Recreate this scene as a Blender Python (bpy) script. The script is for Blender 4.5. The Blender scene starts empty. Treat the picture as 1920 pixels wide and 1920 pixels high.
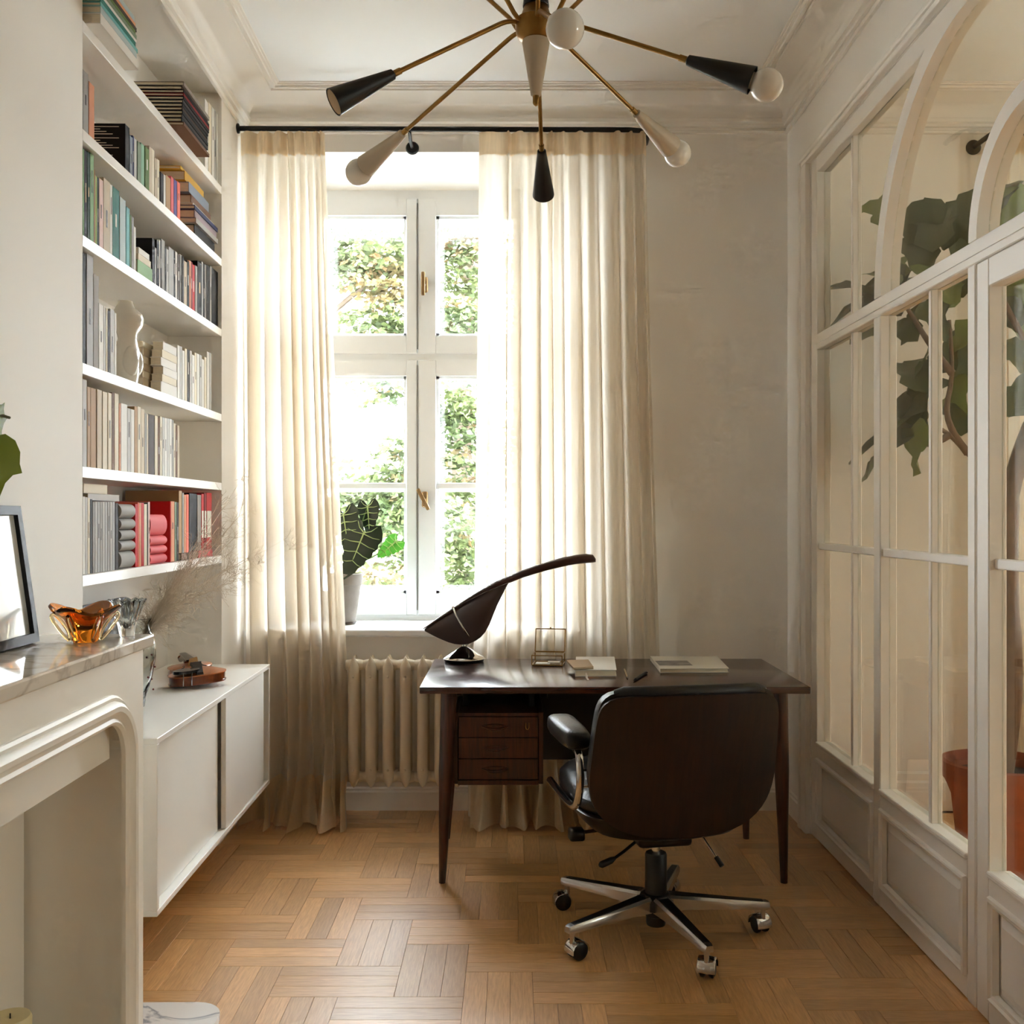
import bpy, bmesh, math, random
from mathutils import Vector, Matrix
C = bpy.context.scene.collection
SC = bpy.context.scene
F = 1920.0
CH = 1.38           # camera height
HZ = 966.0          # horizon row
# ------------------------------------------------------------------ camera, sky, exposure
cam = bpy.data.cameras.new('camera'); cam_o = bpy.data.objects.new('camera', cam); C.objects.link(cam_o)
cam_o.location = (0, 0, CH); cam_o.rotation_euler = (math.pi/2, 0, 0)
cam.sensor_width = 36; cam.sensor_height = 36; cam.lens = 36*F/1920
cam.shift_y = (HZ-960)/1920; cam.clip_start = .05; cam.clip_end = 300
SC.camera = cam_o
W = bpy.data.worlds.new('sky'); SC.world = W; W.use_nodes = True
bg = W.node_tree.nodes['Background']; bg.inputs[0].default_value = (.87, .945, 1, 1); bg.inputs[1].default_value = 16.0
SC.view_settings.view_transform = 'Standard'; SC.view_settings.look = 'None'
SC.view_settings.gamma = 1; SC.view_settings.exposure = 1.42; SC.view_settings.use_curve_mapping = False
cy = SC.cycles
cy.max_bounces = 12; cy.diffuse_bounces = 9; cy.glossy_bounces = 4; cy.transmission_bounces = 8; cy.transparent_max_bounces = 20; cy.use_adaptive_sampling = True; cy.adaptive_threshold = .12; cy.adaptive_min_samples = 16; cy.light_sampling_threshold = .02
cy.caustics_reflective = False; cy.caustics_refractive = False; cy.sample_clamp_indirect = 12; cy.use_denoising = True
def portal(x, y, z, w, h, rz=0):
    l = bpy.data.lights.new('window_daylight', 'AREA'); l.shape = 'RECTANGLE'; l.size = w; l.size_y = h
    l.cycles.is_portal = True
    o = bpy.data.objects.new('window_daylight', l); C.objects.link(o); o.location = (x, y, z)
    o.rotation_euler = (-math.pi/2, 0, -rz)
portal(-.48, 5.5, 1.95, 1.5, 2.3)
portal(3.15, 5.5, 1.95, 1.4, 2.3)
portal(4.75, 5.5, 1.95, 1.2, 2.3)  # portal at the added second window next door
portal(5.55, .95, 1.9, .9, 1.4, math.pi/2)  # portal at the added side window
# ------------------------------------------------------------------ helpers
def lin(c):
    return tuple((v/255/12.92 if v/255 <= .04045 else ((v/255+.055)/1.055)**2.4) for v in c[:3])
MATS = {}
def mat(name, col, rough=.6, metal=0, var=0, scale=8, stretch=(1,1,1), bump=0, bscale=40, coat=0, coatr=.15, trans=0, ior=1.45, sheen=0, spec=None, col2=None, rand=0):
    if name in MATS: return MATS[name]
    m = bpy.data.materials.new(name); m.use_nodes = True; MATS[name] = m
    nt = m.node_tree; b = nt.nodes['Principled BSDF']
    c = (*lin(col), 1)
    b.inputs['Base Color'].default_value = c; b.inputs['Roughness'].default_value = rough; b.inputs['Metallic'].default_value = metal
    b.inputs['Coat Weight'].default_value = coat; b.inputs['Coat Roughness'].default_value = coatr
    b.inputs['Transmission Weight'].default_value = trans; b.inputs['IOR'].default_value = ior
    b.inputs['Sheen Weight'].default_value = sheen
    if spec is not None: b.inputs['Specular IOR Level'].default_value = spec
    m.diffuse_color = c
    if var or bump or rand:
        tc = nt.nodes.new('ShaderNodeTexCoord'); mp = nt.nodes.new('ShaderNodeMapping'); mp.inputs['Scale'].default_value = stretch
        nt.links.new(tc.outputs['Object'], mp.inputs['Vector'])
        src = mp.outputs['Vector']
        if rand:
            oi = nt.nodes.new('ShaderNodeObjectInfo'); mu = nt.nodes.new('ShaderNodeMath'); mu.operation = 'MULTIPLY'; mu.inputs[1].default_value = 60
            nt.links.new(oi.outputs['Random'], mu.inputs[0])
            va = nt.nodes.new('ShaderNodeVectorMath'); va.operation = 'ADD'
            nt.links.new(src, va.inputs[0]); nt.links.new(mu.outputs[0], va.inputs[1]); src = va.outputs[0]
    if var or rand:
        n = nt.nodes.new('ShaderNodeTexNoise'); n.inputs['Scale'].default_value = scale; n.inputs['Detail'].default_value = 5; n.inputs['Distortion'].default_value = .6 if stretch != (1,1,1) else .1
        nt.links.new(src, n.inputs['Vector'])
        r = nt.nodes.new('ShaderNodeValToRGB')
        lo = lin(col2) if col2 else tuple(v*(1-var) for v in c[:3]); hi = c[:3] if col2 else tuple(min(1, v*(1+var)) for v in c[:3])
        r.color_ramp.elements[0].position = .32; r.color_ramp.elements[1].position = .68
        r.color_ramp.elements[0].color = (*lo, 1); r.color_ramp.elements[1].color = (*hi, 1)
        nt.links.new(n.outputs['Fac'], r.inputs['Fac']); out = r.outputs['Color']
        if rand:
            hs = nt.nodes.new('ShaderNodeHueSaturation')
            mr = nt.nodes.new('ShaderNodeMapRange'); mr.inputs['To Min'].default_value = 1-rand; mr.inputs['To Max'].default_value = 1+rand
            nt.links.new(oi.outputs['Random'], mr.inputs['Value']); nt.links.new(mr.outputs[0], hs.inputs['Value'])
            nt.links.new(out, hs.inputs['Color']); out = hs.outputs['Color']
        nt.links.new(out, b.inputs['Base Color'])
    if bump:
        n2 = nt.nodes.new('ShaderNodeTexNoise'); n2.inputs['Scale'].default_value = bscale; n2.inputs['Detail'].default_value = 4
        nt.links.new(src, n2.inputs['Vector'])
        bp = nt.nodes.new('ShaderNodeBump'); bp.inputs['Strength'].default_value = bump; bp.inputs['Distance'].default_value = .004
        nt.links.new(n2.outputs['Fac'], bp.inputs['Height']); nt.links.new(bp.outputs['Normal'], b.inputs['Normal'])
    return m
def glass_mat(name, tint=(255,255,255), fac=1.0, rough=0.0):
    if name in MATS: return MATS[name]
    m = bpy.data.materials.new(name); m.use_nodes = True; MATS[name] = m
    nt = m.node_tree; nt.nodes.remove(nt.nodes['Principled BSDF']); out = nt.nodes['Material Output']
    t = nt.nodes.new('ShaderNodeBsdfTransparent'); t.inputs[0].default_value = (*lin(tint), 1)
    g = nt.nodes.new('ShaderNodeBsdfGlossy'); g.inputs['Roughness'].default_value = rough; g.inputs['Color'].default_value = (fac, fac, fac, 1)
    lw = nt.nodes.new('ShaderNodeLayerWeight'); lw.inputs[0].default_value = .5
    pw_ = nt.nodes.new('ShaderNodeMath'); pw_.operation = 'POWER'; pw_.inputs[1].default_value = 4.5; nt.links.new(lw.outputs['Facing'], pw_.inputs[0])
    fr = nt.nodes.new('ShaderNodeMath'); fr.operation = 'MULTIPLY_ADD'; fr.inputs[1].default_value = .8; fr.inputs[2].default_value = .03; nt.links.new(pw_.outputs[0], fr.inputs[0])
    mx = nt.nodes.new('ShaderNodeMixShader')
    nt.links.new(fr.outputs[0], mx.inputs[0]); nt.links.new(t.outputs[0], mx.inputs[1]); nt.links.new(g.outputs[0], mx.inputs[2])
    nt.links.new(mx.outputs[0], out.inputs[0]); return m
def cloth_mat(name, col, transl, clear, scale=260, tcol=None):
    if name in MATS: return MATS[name]
    m = bpy.data.materials.new(name); m.use_nodes = True; MATS[name] = m
    nt = m.node_tree; nt.nodes.remove(nt.nodes['Principled BSDF']); out = nt.nodes['Material Output']
    d = nt.nodes.new('ShaderNodeBsdfDiffuse'); t = nt.nodes.new('ShaderNodeBsdfTranslucent'); tr = nt.nodes.new('ShaderNodeBsdfTransparent')
    tc = nt.nodes.new('ShaderNodeTexCoord'); mp = nt.nodes.new('ShaderNodeMapping'); mp.inputs['Scale'].default_value = (1, 1, .06)
    n = nt.nodes.new('ShaderNodeTexNoise'); n.inputs['Scale'].default_value = scale; n.inputs['Detail'].default_value = 3
    nt.links.new(tc.outputs['Object'], mp.inputs[0]); nt.links.new(mp.outputs[0], n.inputs['Vector'])
    r = nt.nodes.new('ShaderNodeValToRGB'); c = lin(col)
    r.color_ramp.elements[0].color = (*[v*.84 for v in c], 1); r.color_ramp.elements[1].color = (*[min(1, v*1.06) for v in c], 1)
    r.color_ramp.elements[0].position = .3; r.color_ramp.elements[1].position = .7
    nt.links.new(n.outputs['Fac'], r.inputs['Fac'])
    nt.links.new(r.outputs[0], d.inputs[0]); t.inputs[0].default_value = (*lin(tcol or col), 1)
    m1 = nt.nodes.new('ShaderNodeMixShader'); m1.inputs[0].default_value = transl
    m2 = nt.nodes.new('ShaderNodeMixShader'); m2.inputs[0].default_value = clear
    nt.links.new(d.outputs[0], m1.inputs[1]); nt.links.new(t.outputs[0], m1.inputs[2])
    nt.links.new(m1.outputs[0], m2.inputs[1]); nt.links.new(tr.outputs[0], m2.inputs[2]); nt.links.new(m2.outputs[0], out.inputs[0]); return m
def leaf_mat(name, col, col2, transl=.35, rough=.5):
    if name in MATS: return MATS[name]
    m = bpy.data.materials.new(name); m.use_nodes = True; MATS[name] = m
    nt = m.node_tree; b = nt.nodes['Principled BSDF']; out = nt.nodes['Material Output']; b.inputs['Roughness'].default_value = rough
    tc = nt.nodes.new('ShaderNodeTexCoord'); n = nt.nodes.new('ShaderNodeTexNoise'); n.inputs['Scale'].default_value = 1.3; n.inputs['Detail'].default_value = 8
    nt.links.new(tc.outputs['Object'], n.inputs['Vector'])
    r = nt.nodes.new('ShaderNodeValToRGB'); r.color_ramp.elements[0].position = .38; r.color_ramp.elements[1].position = .66
    r.color_ramp.elements[0].color = (*lin(col), 1); r.color_ramp.elements[1].color = (*lin(col2), 1)
    nt.links.new(n.outputs['Fac'], r.inputs['Fac']); nt.links.new(r.outputs[0], b.inputs['Base Color'])
    t = nt.nodes.new('ShaderNodeBsdfTranslucent'); nt.links.new(r.outputs[0], t.inputs[0])
    mx = nt.nodes.new('ShaderNodeMixShader'); mx.inputs[0].default_value = transl
    nt.links.new(b.outputs[0], mx.inputs[1]); nt.links.new(t.outputs[0], mx.inputs[2]); nt.links.new(mx.outputs[0], out.inputs[0]); return m
def marble_mat(name, col, vein, rough=.15):
    if name in MATS: return MATS[name]
    m = mat(name, col, rough); nt = m.node_tree; b = nt.nodes['Principled BSDF']
    tc = nt.nodes.new('ShaderNodeTexCoord'); n = nt.nodes.new('ShaderNodeTexNoise'); n.inputs['Scale'].default_value = 3.2; n.inputs['Detail'].default_value = 7; n.inputs['Distortion'].default_value = 1.6
    nt.links.new(tc.outputs['Object'], n.inputs['Vector'])
    r = nt.nodes.new('ShaderNodeValToRGB'); e = r.color_ramp.elements
    e[0].position = .46; e[0].color = (*lin(col), 1); e[1].position = .54; e[1].color = (*lin(col), 1)
    x = e.new(.5); x.color = (*lin(vein), 1)
    nt.links.new(n.outputs['Fac'], r.inputs['Fac']); nt.links.new(r.outputs[0], b.inputs['Base Color']); return m

class MB:
    def __init__(s): s.v = []; s.f = []
    def add(s, vs, fs):
        o = len(s.v); s.v += [tuple(p) for p in vs]; s.f += [tuple(i+o for i in q) for q in fs]; return s
    def box(s, x0, y0, z0, x1, y1, z1):
        if x0 > x1: x0, x1 = x1, x0
        if y0 > y1: y0, y1 = y1, y0
        if z0 > z1: z0, z1 = z1, z0
        return s.add([(x0,y0,z0),(x1,y0,z0),(x1,y1,z0),(x0,y1,z0),(x0,y0,z1),(x1,y0,z1),(x1,y1,z1),(x0,y1,z1)],
                     [(0,3,2,1),(4,5,6,7),(0,1,5,4),(1,2,6,5),(2,3,7,6),(3,0,4,7)])
    def bbox(s, x0, y0, z0, x1, y1, z1, b=.004, seg=2):
        bm = bmesh.new(); bmesh.ops.create_cube(bm, size=1)
        for v in bm.verts:
            v.co = Vector(((x0+x1)/2+v.co.x*abs(x1-x0), (y0+y1)/2+v.co.y*abs(y1-y0), (z0+z1)/2+v.co.z*abs(z1-z0)))
        b = min(b, .49*min(abs(x1-x0), abs(y1-y0), abs(z1-z0)))
        bmesh.ops.bevel(bm, geom=bm.edges[:], offset=b, segments=seg, affect='EDGES', profile=.5)
        bm.verts.index_update()
        s.add([v.co for v in bm.verts], [[v.index for v in f.verts] for f in bm.faces]); bm.free(); return s
    def loft(s, rings, cap=True, closed=True):
        n = len(rings[0]); vs = [p for r in rings for p in r]; fs = []
        for i in range(len(rings)-1):
            for j in range(n if closed else n-1):
                k = (j+1) % n
                fs.append((i*n+j, i*n+k, (i+1)*n+k, (i+1)*n+j))
        if cap and closed:
            fs.append(tuple(range(n-1, -1, -1))); fs.append(tuple((len(rings)-1)*n+j for j in range(n)))
        return s.add(vs, fs)
    def tube(s, path, r, n=8, cap=True):
        path = [Vector(p) for p in path]; m = len(path)
        rs = r if isinstance(r, (list, tuple)) else [r]*m
        rings = []; up = None
        for i, p in enumerate(path):
            t = (path[min(i+1, m-1)]-path[max(i-1, 0)]).normalized()
            if up is None:
                up = Vector((0,0,1)) if abs(t.z) < .9 else Vector((1,0,0))
            a = t.cross(up)
            if a.length < 1e-6: a = t.orthogonal()
            a.normalize(); up = a.cross(t).normalized()
            rings.append([p+(a*math.cos(2*math.pi*j/n)+up*math.sin(2*math.pi*j/n))*rs[i] for j in range(n)])
        return s.loft(rings, cap)
    def lathe(s, prof, c=(0,0,0), n=24, axis=None, cap=True):
        ax = Vector(axis).normalized() if axis else Vector((0,0,1))
        a = ax.orthogonal().normalized(); b = ax.cross(a); c = Vector(c)
        return s.loft([[c+ax*z+(a*math.cos(2*math.pi*j/n)+b*math.sin(2*math.pi*j/n))*max(r, 1e-4) for j in range(n)] for r, z in prof], cap)
    def sphere(s, c, r, n=16, m=10, sc=(1,1,1)):
        c = Vector(c); rings = []
        for i in range(m+1):
            t = math.pi*i/m; rr = max(math.sin(t), .002)*r
            rings.append([(c.x+rr*math.cos(2*math.pi*j/n)*sc[0], c.y+rr*math.sin(2*math.pi*j/n)*sc[1], c.z-math.cos(t)*r*sc[2]) for j in range(n)])
        return s.loft(rings)
    def prism(s, poly, d0, d1, fn):
        """poly 2-D, extruded from d0 to d1; fn(a, b, d) -> 3-D"""
        n = len(poly)
        return s.add([fn(a, b, d0) for a, b in poly]+[fn(a, b, d1) for a, b in poly],
                     [tuple(range(n-1, -1, -1)), tuple(range(n, 2*n))]+[(i, (i+1) % n, n+(i+1) % n, n+i) for i in range(n)])
    def grid(s, pts, closed=False):
        return s.loft(pts, cap=False, closed=closed)
    def shell(s, front, back):
        """two equal grids of points joined round the rim"""
        R, Q = len(front), len(front[0]); vs = [p for r in front for p in r]+[p for r in back for p in r]; o = R*Q; fs = []
        for i in range(R-1):
            for j in range(Q-1):
                a, b, c, d = i*Q+j, i*Q+j+1, (i+1)*Q+j+1, (i+1)*Q+j
                fs += [(a, b, c, d), (o+d, o+c, o+b, o+a)]
        rim = [j for j in range(Q)]+[i*Q+Q-1 for i in range(1, R)]+[(R-1)*Q+j for j in range(Q-2, -1, -1)]+[i*Q for i in range(R-2, 0, -1)]
        for k in range(len(rim)):
            a, b = rim[k], rim[(k+1) % len(rim)]; fs.append((b, a, o+a, o+b))
        return s.add(vs, fs)
    def mesh(s, name, m, smooth=None):
        me = bpy.data.meshes.new(name); me.from_pydata(s.v, [], s.f); me.validate(); 
        bm = bmesh.new(); bm.from_mesh(me); bmesh.ops.recalc_face_normals(bm, faces=bm.faces[:]); bm.to_mesh(me); bm.free()
        me.materials.append(m)
        if smooth:
            me.polygons.foreach_set('use_smooth', [True]*len(me.polygons)); me.set_sharp_from_angle(angle=math.radians(smooth))
        return me
def base_of(vs):
    xs = [p[0] for p in vs]; ys = [p[1] for p in vs]; zs = [p[2] for p in vs]
    return Vector(((min(xs)+max(xs))/2, (min(ys)+max(ys))/2, min(zs)))
def rootmat(o):
    return Matrix.Translation(o.location) @ o.rotation_euler.to_matrix().to_4x4()
def wmat(o):
    m = rootmat(o)
    return wmat(o.parent) @ o.matrix_parent_inverse @ m if o.parent else m
def obj(name, mb, m, parent=None, smooth=None, local=False):
    """one mesh object; world coordinates unless local (then in the parent's own frame)"""
    if parent is None:
        b = base_of(mb.v); mb.v = [tuple(Vector(p)-b) for p in mb.v]
        o = bpy.data.objects.new(name, mb.mesh(name, m, smooth)); o.location = b
    else:
        o = bpy.data.objects.new(name, mb.mesh(name, m, smooth)); o.parent = parent
        if not local: o.matrix_parent_inverse = wmat(parent).inverted()
    C.objects.link(o); return o
def tag(o, label=None, cat=None, group=None, kind=None):
    if label: o['label'] = label
    if cat: o['category'] = cat
    if group: o['group'] = group
    if kind: o['kind'] = kind
    return o
def thing(name, loc, label=None, cat=None, group=None, kind=None, rotz=0):
    o = bpy.data.objects.new(name, None); C.objects.link(o); o.location = loc; o.rotation_euler = (0,0,rotz); o.empty_display_size = .05
    return tag(o, label, cat, group, kind)
def children(o): return [c for c in bpy.data.objects if c.parent == o]
def copy_tree(o, parent=None):
    c = o.copy(); C.objects.link(c); c.parent = parent
    for ch in children(o): copy_tree(ch, c)
    return c
TH = math.atan(1/60)
RL = Matrix.Rotation(TH, 4, 'Z')
def left(o):
    """the left wall and all that stands along it runs one degree out of square"""
    o.location = RL @ o.location; o.rotation_euler.z += TH; return o
def P(px, py, Y): return Vector(((px-960)*Y/F, Y, CH-(py-HZ)*Y/F))
def UV(px, py, u):
    v = -u*F/(928-px); return u, v, CH-(py-HZ)*v/F
def arc(c, r, a0, a1, n):
    return [(c[0]+r*math.cos(math.radians(a0+(a1-a0)*i/n)), c[1]+r*math.sin(math.radians(a0+(a1-a0)*i/n))) for i in range(n+1)]
def bez(p0, p1, p2, p3, n=10):
    p0, p1, p2, p3 = map(Vector, (p0, p1, p2, p3))
    return [p0*(1-t)**3+p1*3*t*(1-t)**2+p2*3*t*t*(1-t)+p3*t**3 for t in [i/n for i in range(n+1)]]
def smooth_path(pts, n=6):
    pts = [Vector(p) for p in pts]; out = []
    for i in range(len(pts)-1):
        a, b, c, d = pts[max(i-1,0)], pts[i], pts[i+1], pts[min(i+2,len(pts)-1)]
        for k in range(n):
            t = k/n
            out.append(.5*((2*b)+(c-a)*t+(2*a-5*b+4*c-d)*t*t+(3*b-a-3*c+d)*t**3))
    return out+[pts[-1]]
random.seed(7)
# ------------------------------------------------------------------ materials
wall_m = mat('wall_paint', (238, 234, 227), .75)
ceil_m = mat('ceiling_paint', (238, 239, 238), .8)
trim_m = mat('trim_paint', (236, 231, 223), .42)
win_m = mat('window_paint', (236, 239, 241), .35)
cab_m = mat('cabinet_lacquer', (239, 237, 231), .38)
shelf_m = mat('shelf_lacquer', (238, 235, 229), .3)
oak_m = mat('oak_plank', (216, 168, 108), .36, spec=.9, coat=.8, coatr=.36, var=.2, scale=7, stretch=(2.2, 26, 6), rand=.2, bump=.03, bscale=14, col2=(190, 138, 80))
rose_m = mat('rosewood', (74, 38, 24), .24, var=.3, scale=6, stretch=(1, 14, 14), coat=.35, col2=(42, 19, 12))
rosev_m = mat('rosewood_front', (78, 38, 22), .28, var=.3, scale=7, stretch=(14, 4, 1), coat=.3, col2=(44, 19, 11))
black_m = mat('black_lacquer', (22, 20, 19), .35)
blackmetal_m = mat('black_metal', (30, 29, 28), .4, metal=.3)
leather_m = mat('black_leather', (26, 25, 25), .33, bump=.25, bscale=160)
brownleather_m = mat('dark_brown_veneer', (44, 23, 12), .42, var=.25, scale=5, stretch=(14, 4, 1), col2=(26, 13, 7))
chrome_m = mat('chrome', (205, 203, 200), .08, metal=1)
steel_m = mat('brushed_aluminium', (190, 186, 180), .25, metal=1)
brass_m = mat('aged_brass', (150, 116, 64), .34, metal=1, var=.12, scale=30)
bronze_m = mat('bronze_handle', (176, 146, 104), .35, metal=.8)
lampblack_m = mat('lamp_black', (24, 22, 21), .42)
lampbeige_m = mat('lamp_putty', (196, 182, 160), .45)
glass_m = glass_mat('pane_glass')
pane_m = glass_mat('partition_glass', (236, 238, 232), .9)
bulb_m = mat('opal_bulb', (232, 228, 220), .12, coat=.5)
rad_m = mat('radiator_enamel', (214, 200, 176), .35)
curtain_m = cloth_mat('linen', (230, 214, 190), .58, .15, tcol=(238, 232, 221))
curtain2_m = cloth_mat('linen_double', (224, 202, 170), .46, .02, tcol=(238, 222, 196))
marble_m = marble_mat('marble', (214, 204, 190), (186, 174, 160), .06)
hearth_m = marble_mat('hearth_marble', (222, 218, 214), (150, 150, 155), .2)
terra_m = mat('terracotta', (150, 78, 48), .7, var=.15, scale=12)
# ------------------------------------------------------------------ floor of oak planks laid three by three
PX = 1.2955                      # room face of the glazed partition
fl = obj('floor', MB().box(-1.6, -1.8, -.08, 5.4, 5.0, -.013), mat('subfloor', (120, 84, 50), .7)); tag(fl, kind='structure')
fl['label'] = 'oak parquet floor laid in three-plank blocks'
PL, PW = .36, .2; pw = PW/3
def plank_mesh(l, w):
    m = MB(); g = .0003; i = .0007
    a, b = l/2-g, w/2-g
    m.add([(-a,-b,-.012),(a,-b,-.012),(a,b,-.012),(-a,b,-.012),(-a,-b,-.0007),(a,-b,-.0007),(a,b,-.0007),(-a,b,-.0007),
           (-a+i,-b+i,0),(a-i,-b+i,0),(a-i,b-i,0),(-a+i,b-i,0)],
          [(0,1,5,4),(1,2,6,5),(2,3,7,6),(3,0,4,7),(4,5,9,8),(5,6,10,9),(6,7,11,10),(7,4,8,11),(8,9,10,11)])
    return m
pm = plank_mesh(PL, pw).mesh('plank', oak_m)
finv = rootmat(fl).inverted(); rest = MB(); ox, oy = -.339-PL, 2.934; npl = 0
XR, YR, XL = 1.335, 4.82, -1.42
for i in range(-40, 41):
    for k in range(-25, 26):
        bx, by = ox-i*PW-k*PL, oy+i*PW-k*PL
        for kind in (0, 1):
            for j in range(3):
                if kind == 0: r = [bx, by+j*pw, bx+PL, by+(j+1)*pw]
                else: r = [bx-PW+j*pw, by+PW-PL, bx-PW+(j+1)*pw, by+PW]
                q = [max(r[0], XL), max(r[1], -1.75), min(r[2], XR), min(r[3], YR)]
                if q[2]-q[0] < .006 or q[3]-q[1] < .006: continue
                cx, cyy = (q[0]+q[2])/2, (q[1]+q[3])/2; l, w = (q[2]-q[0], q[3]-q[1])
                if kind: l, w = w, l
                full = abs(l-PL) < 1e-6 and abs(w-pw) < 1e-6
                if cyy > 2.62 and npl < 300:
                    o = bpy.data.objects.new('plank', pm if full else plank_mesh(l, w).mesh('plank', oak_m)); C.objects.link(o)
                    o.parent = fl; o.matrix_parent_inverse = finv; o.location = (cx, cyy, 0); o.rotation_euler.z = math.pi/2 if kind else 0; npl += 1
                else:
                    t = plank_mesh(l, w)
                    rest.add([((-p[1] if kind else p[0])+cx, (p[0] if kind else p[1])+cyy, p[2]) for p in t.v], t.f)
tag(obj('planks_behind', rest, oak_m, fl), kind='stuff')
o = MB()
for j in range(26):
    o.box(1.34, -1.75+j*.25, -.012, 5.3, -1.75+(j+1)*.25-.002, -.001)
tag(obj('next_room_boards', o, oak_m, fl), kind='stuff')
# ------------------------------------------------------------------ ceiling and walls
CZ = 3.33
tag(obj('ceiling', MB().box(-1.6, -1.8, CZ, 5.4, 5.3, CZ+.1), ceil_m), 'pale plaster ceiling', kind='structure')
# back wall with a splayed window recess; the same wall goes on in the next room
def back_piece(x0, x1, xa, xb, ya, wins, name):
    pass
def wall_with_window(m, x0, x1, wx0, wx1, fx0, fx1, zs=.82, zl0=3.0825, zl1=3.03):
    """solid wall x0..x1, opening fx0..fx1 at the room face narrowing to wx0..wx1 at the frame"""
    y0, y1 = 4.8, 5.3
    m.prism([(x0, y0), (fx0, y0), (wx0, 5.2), (wx0, y1), (x0, y1)], 0, CZ, lambda a, b, d: (a, b, d))
    m.prism([(fx1, y0), (x1, y0), (x1, y1), (wx1, y1), (wx1, 5.2)], 0, CZ, lambda a, b, d: (a, b, d))
    m.prism([(y0, 0), (y1, 0), (y1, zs), (y0, zs)], fx0, fx1, lambda a, b, d: (d, a, b))
    m.prism([(y0, zl0), (5.2, zl1), (y1, zl1), (y1, CZ), (y0, CZ)], fx0, fx1, lambda a, b, d: (d, a, b))
m = MB()
wall_with_window(m, -1.7, 1.4, -1.10, .145, -1.18, .31)
tag(obj('wall_back', m, wall_m), 'off-white plaster wall around the window recess', kind='structure')
m = MB()
wall_with_window(m, 1.4, 4.0, 2.55, 3.75, 2.45, 3.85)
wall_with_window(m, 4.0, 5.4, 4.25, 5.25, 4.2, 5.3)  # right-hand opening is for the added second window
tag(obj('wall_back_next_room', m, wall_m), 'off-white wall of the room behind the glazed partition', kind='structure')
m = MB().box(5.3, -1.7, 0, 5.4, .6, CZ).box(5.3, 1.35, 0, 5.4, 4.8, CZ).box(5.3, .6, 0, 5.4, 1.35, 1.3).box(5.3, .6, 2.5, 5.4, 1.35, CZ); m.box(-1.7, -1.8, 0, 5.4, -1.7, CZ)  # side wall has a gap for the added window
tag(obj('wall_front', m, wall_m), 'plain plaster walls behind the viewer', kind='structure')
# left wall: chimney breast, shelf niche, pier
UW, UN, V0, V1, NZ = -1.172, -1.402, 2.93, 4.412, 3.19
m = MB().box(-1.75, -1.8, 0, UW, V0, CZ); m.box(-1.75, V1, 0, UW, 4.80, CZ); m.box(-1.75, V0, 0, UN, V1, CZ); m.box(UN, V0, NZ, UW, V1, CZ)
wl = obj('wall_left', m, wall_m); tag(wl, 'off-white chimney breast and shelf niche wall', kind='structure'); left(wl)
# cornice, swept with mitred corners along (path, inward offset)
prof = [(0,3.165),(.012,3.167),(.014,3.178),(.008,3.182),(.008,3.192),(.02,3.196),(.022,3.206),(.034,3.212),(.036,3.228),(.028,3.232),(.028,3.238)]
prof += [(.028+.122*(1-math.cos(t)), 3.238+.068*math.sin(t)) for t in [math.pi/2*k/8 for k in range(1, 9)]]
prof += [(.156,3.306),(.158,3.316),(.166,3.318),(.168,3.31),(.178,3.31),(.18,3.319),(.19,3.32),(.192,3.325),(.2,3.326),(.202,3.3305),(0,3.3305)]
def sweep_room(path, prof, z=0):
    m = MB(); n = len(path); rings = []
    ds = [(Vector(path[i+1])-Vector(path[i])).normalized() for i in range(n-1)]
    for i in range(n):
        d0 = ds[max(i-1, 0)]; d1 = ds[min(i, n-2)]
        n0 = Vector((d0.y, -d0.x)); n1 = Vector((d1.y, -d1.x))
        nn = (n0+n1); nn = nn/(nn.dot(n0)) if nn.length > 1e-6 else n0
        rings.append([(path[i][0]+nn.x*d, path[i][1]+nn.y*d, zz+z) for d, zz in prof])
    return m.loft(rings)
def LW(u, v): p = RL @ Vector((u, v, 0)); return (p.x, p.y)
yb = 4.8; xl = LW(UW, 4.8)
path = [LW(UW, -1.69), (xl[0], yb), (PX-.005, yb), (PX-.005, -1.69)]
tag(obj('trim_1', sweep_room(path, prof), trim_m, smooth=35), 'coved plaster cornice round the study ceiling', kind='structure')
tag(obj('trim_2', sweep_room([(1.375, -1.69), (1.375, yb), (5.29, yb), (5.29, -1.69)], prof), trim_m, smooth=35), 'coved cornice of the room behind the glass', kind='structure')
# skirting boards
sk = [(0,0),(.016,0),(.016,.085),(.010,.092),(.010,.1),(.004,.106),(0,.106)]
tag(obj('baseboard_back', sweep_room([(xl[0], yb), (PX, yb)], sk), trim_m), 'white skirting board below the radiator', kind='structure')
tag(obj('baseboard_right', sweep_room([(PX-.002, yb), (PX-.002, 4.58)], sk), trim_m), 'white skirting at the right corner', kind='structure')
m = MB().box(UW, V1-.12, 0, UW+.018, 4.79, .11); m.box(UN, V1-.018, 0, UW, V1, .11)
tag(left(obj('baseboard_left', m, trim_m)), 'white skirting under the wall cabinet', kind='structure')
tag(obj('baseboard_next_room', sweep_room([(1.38, yb), (2.45, yb), (5.3, yb)], [(0,0),(.022,0),(.022,.13),(.014,.14),(.014,.17),(.006,.18),(0,.18)]), trim_m), 'tall skirting behind the terracotta pot', kind='structure')
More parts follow.
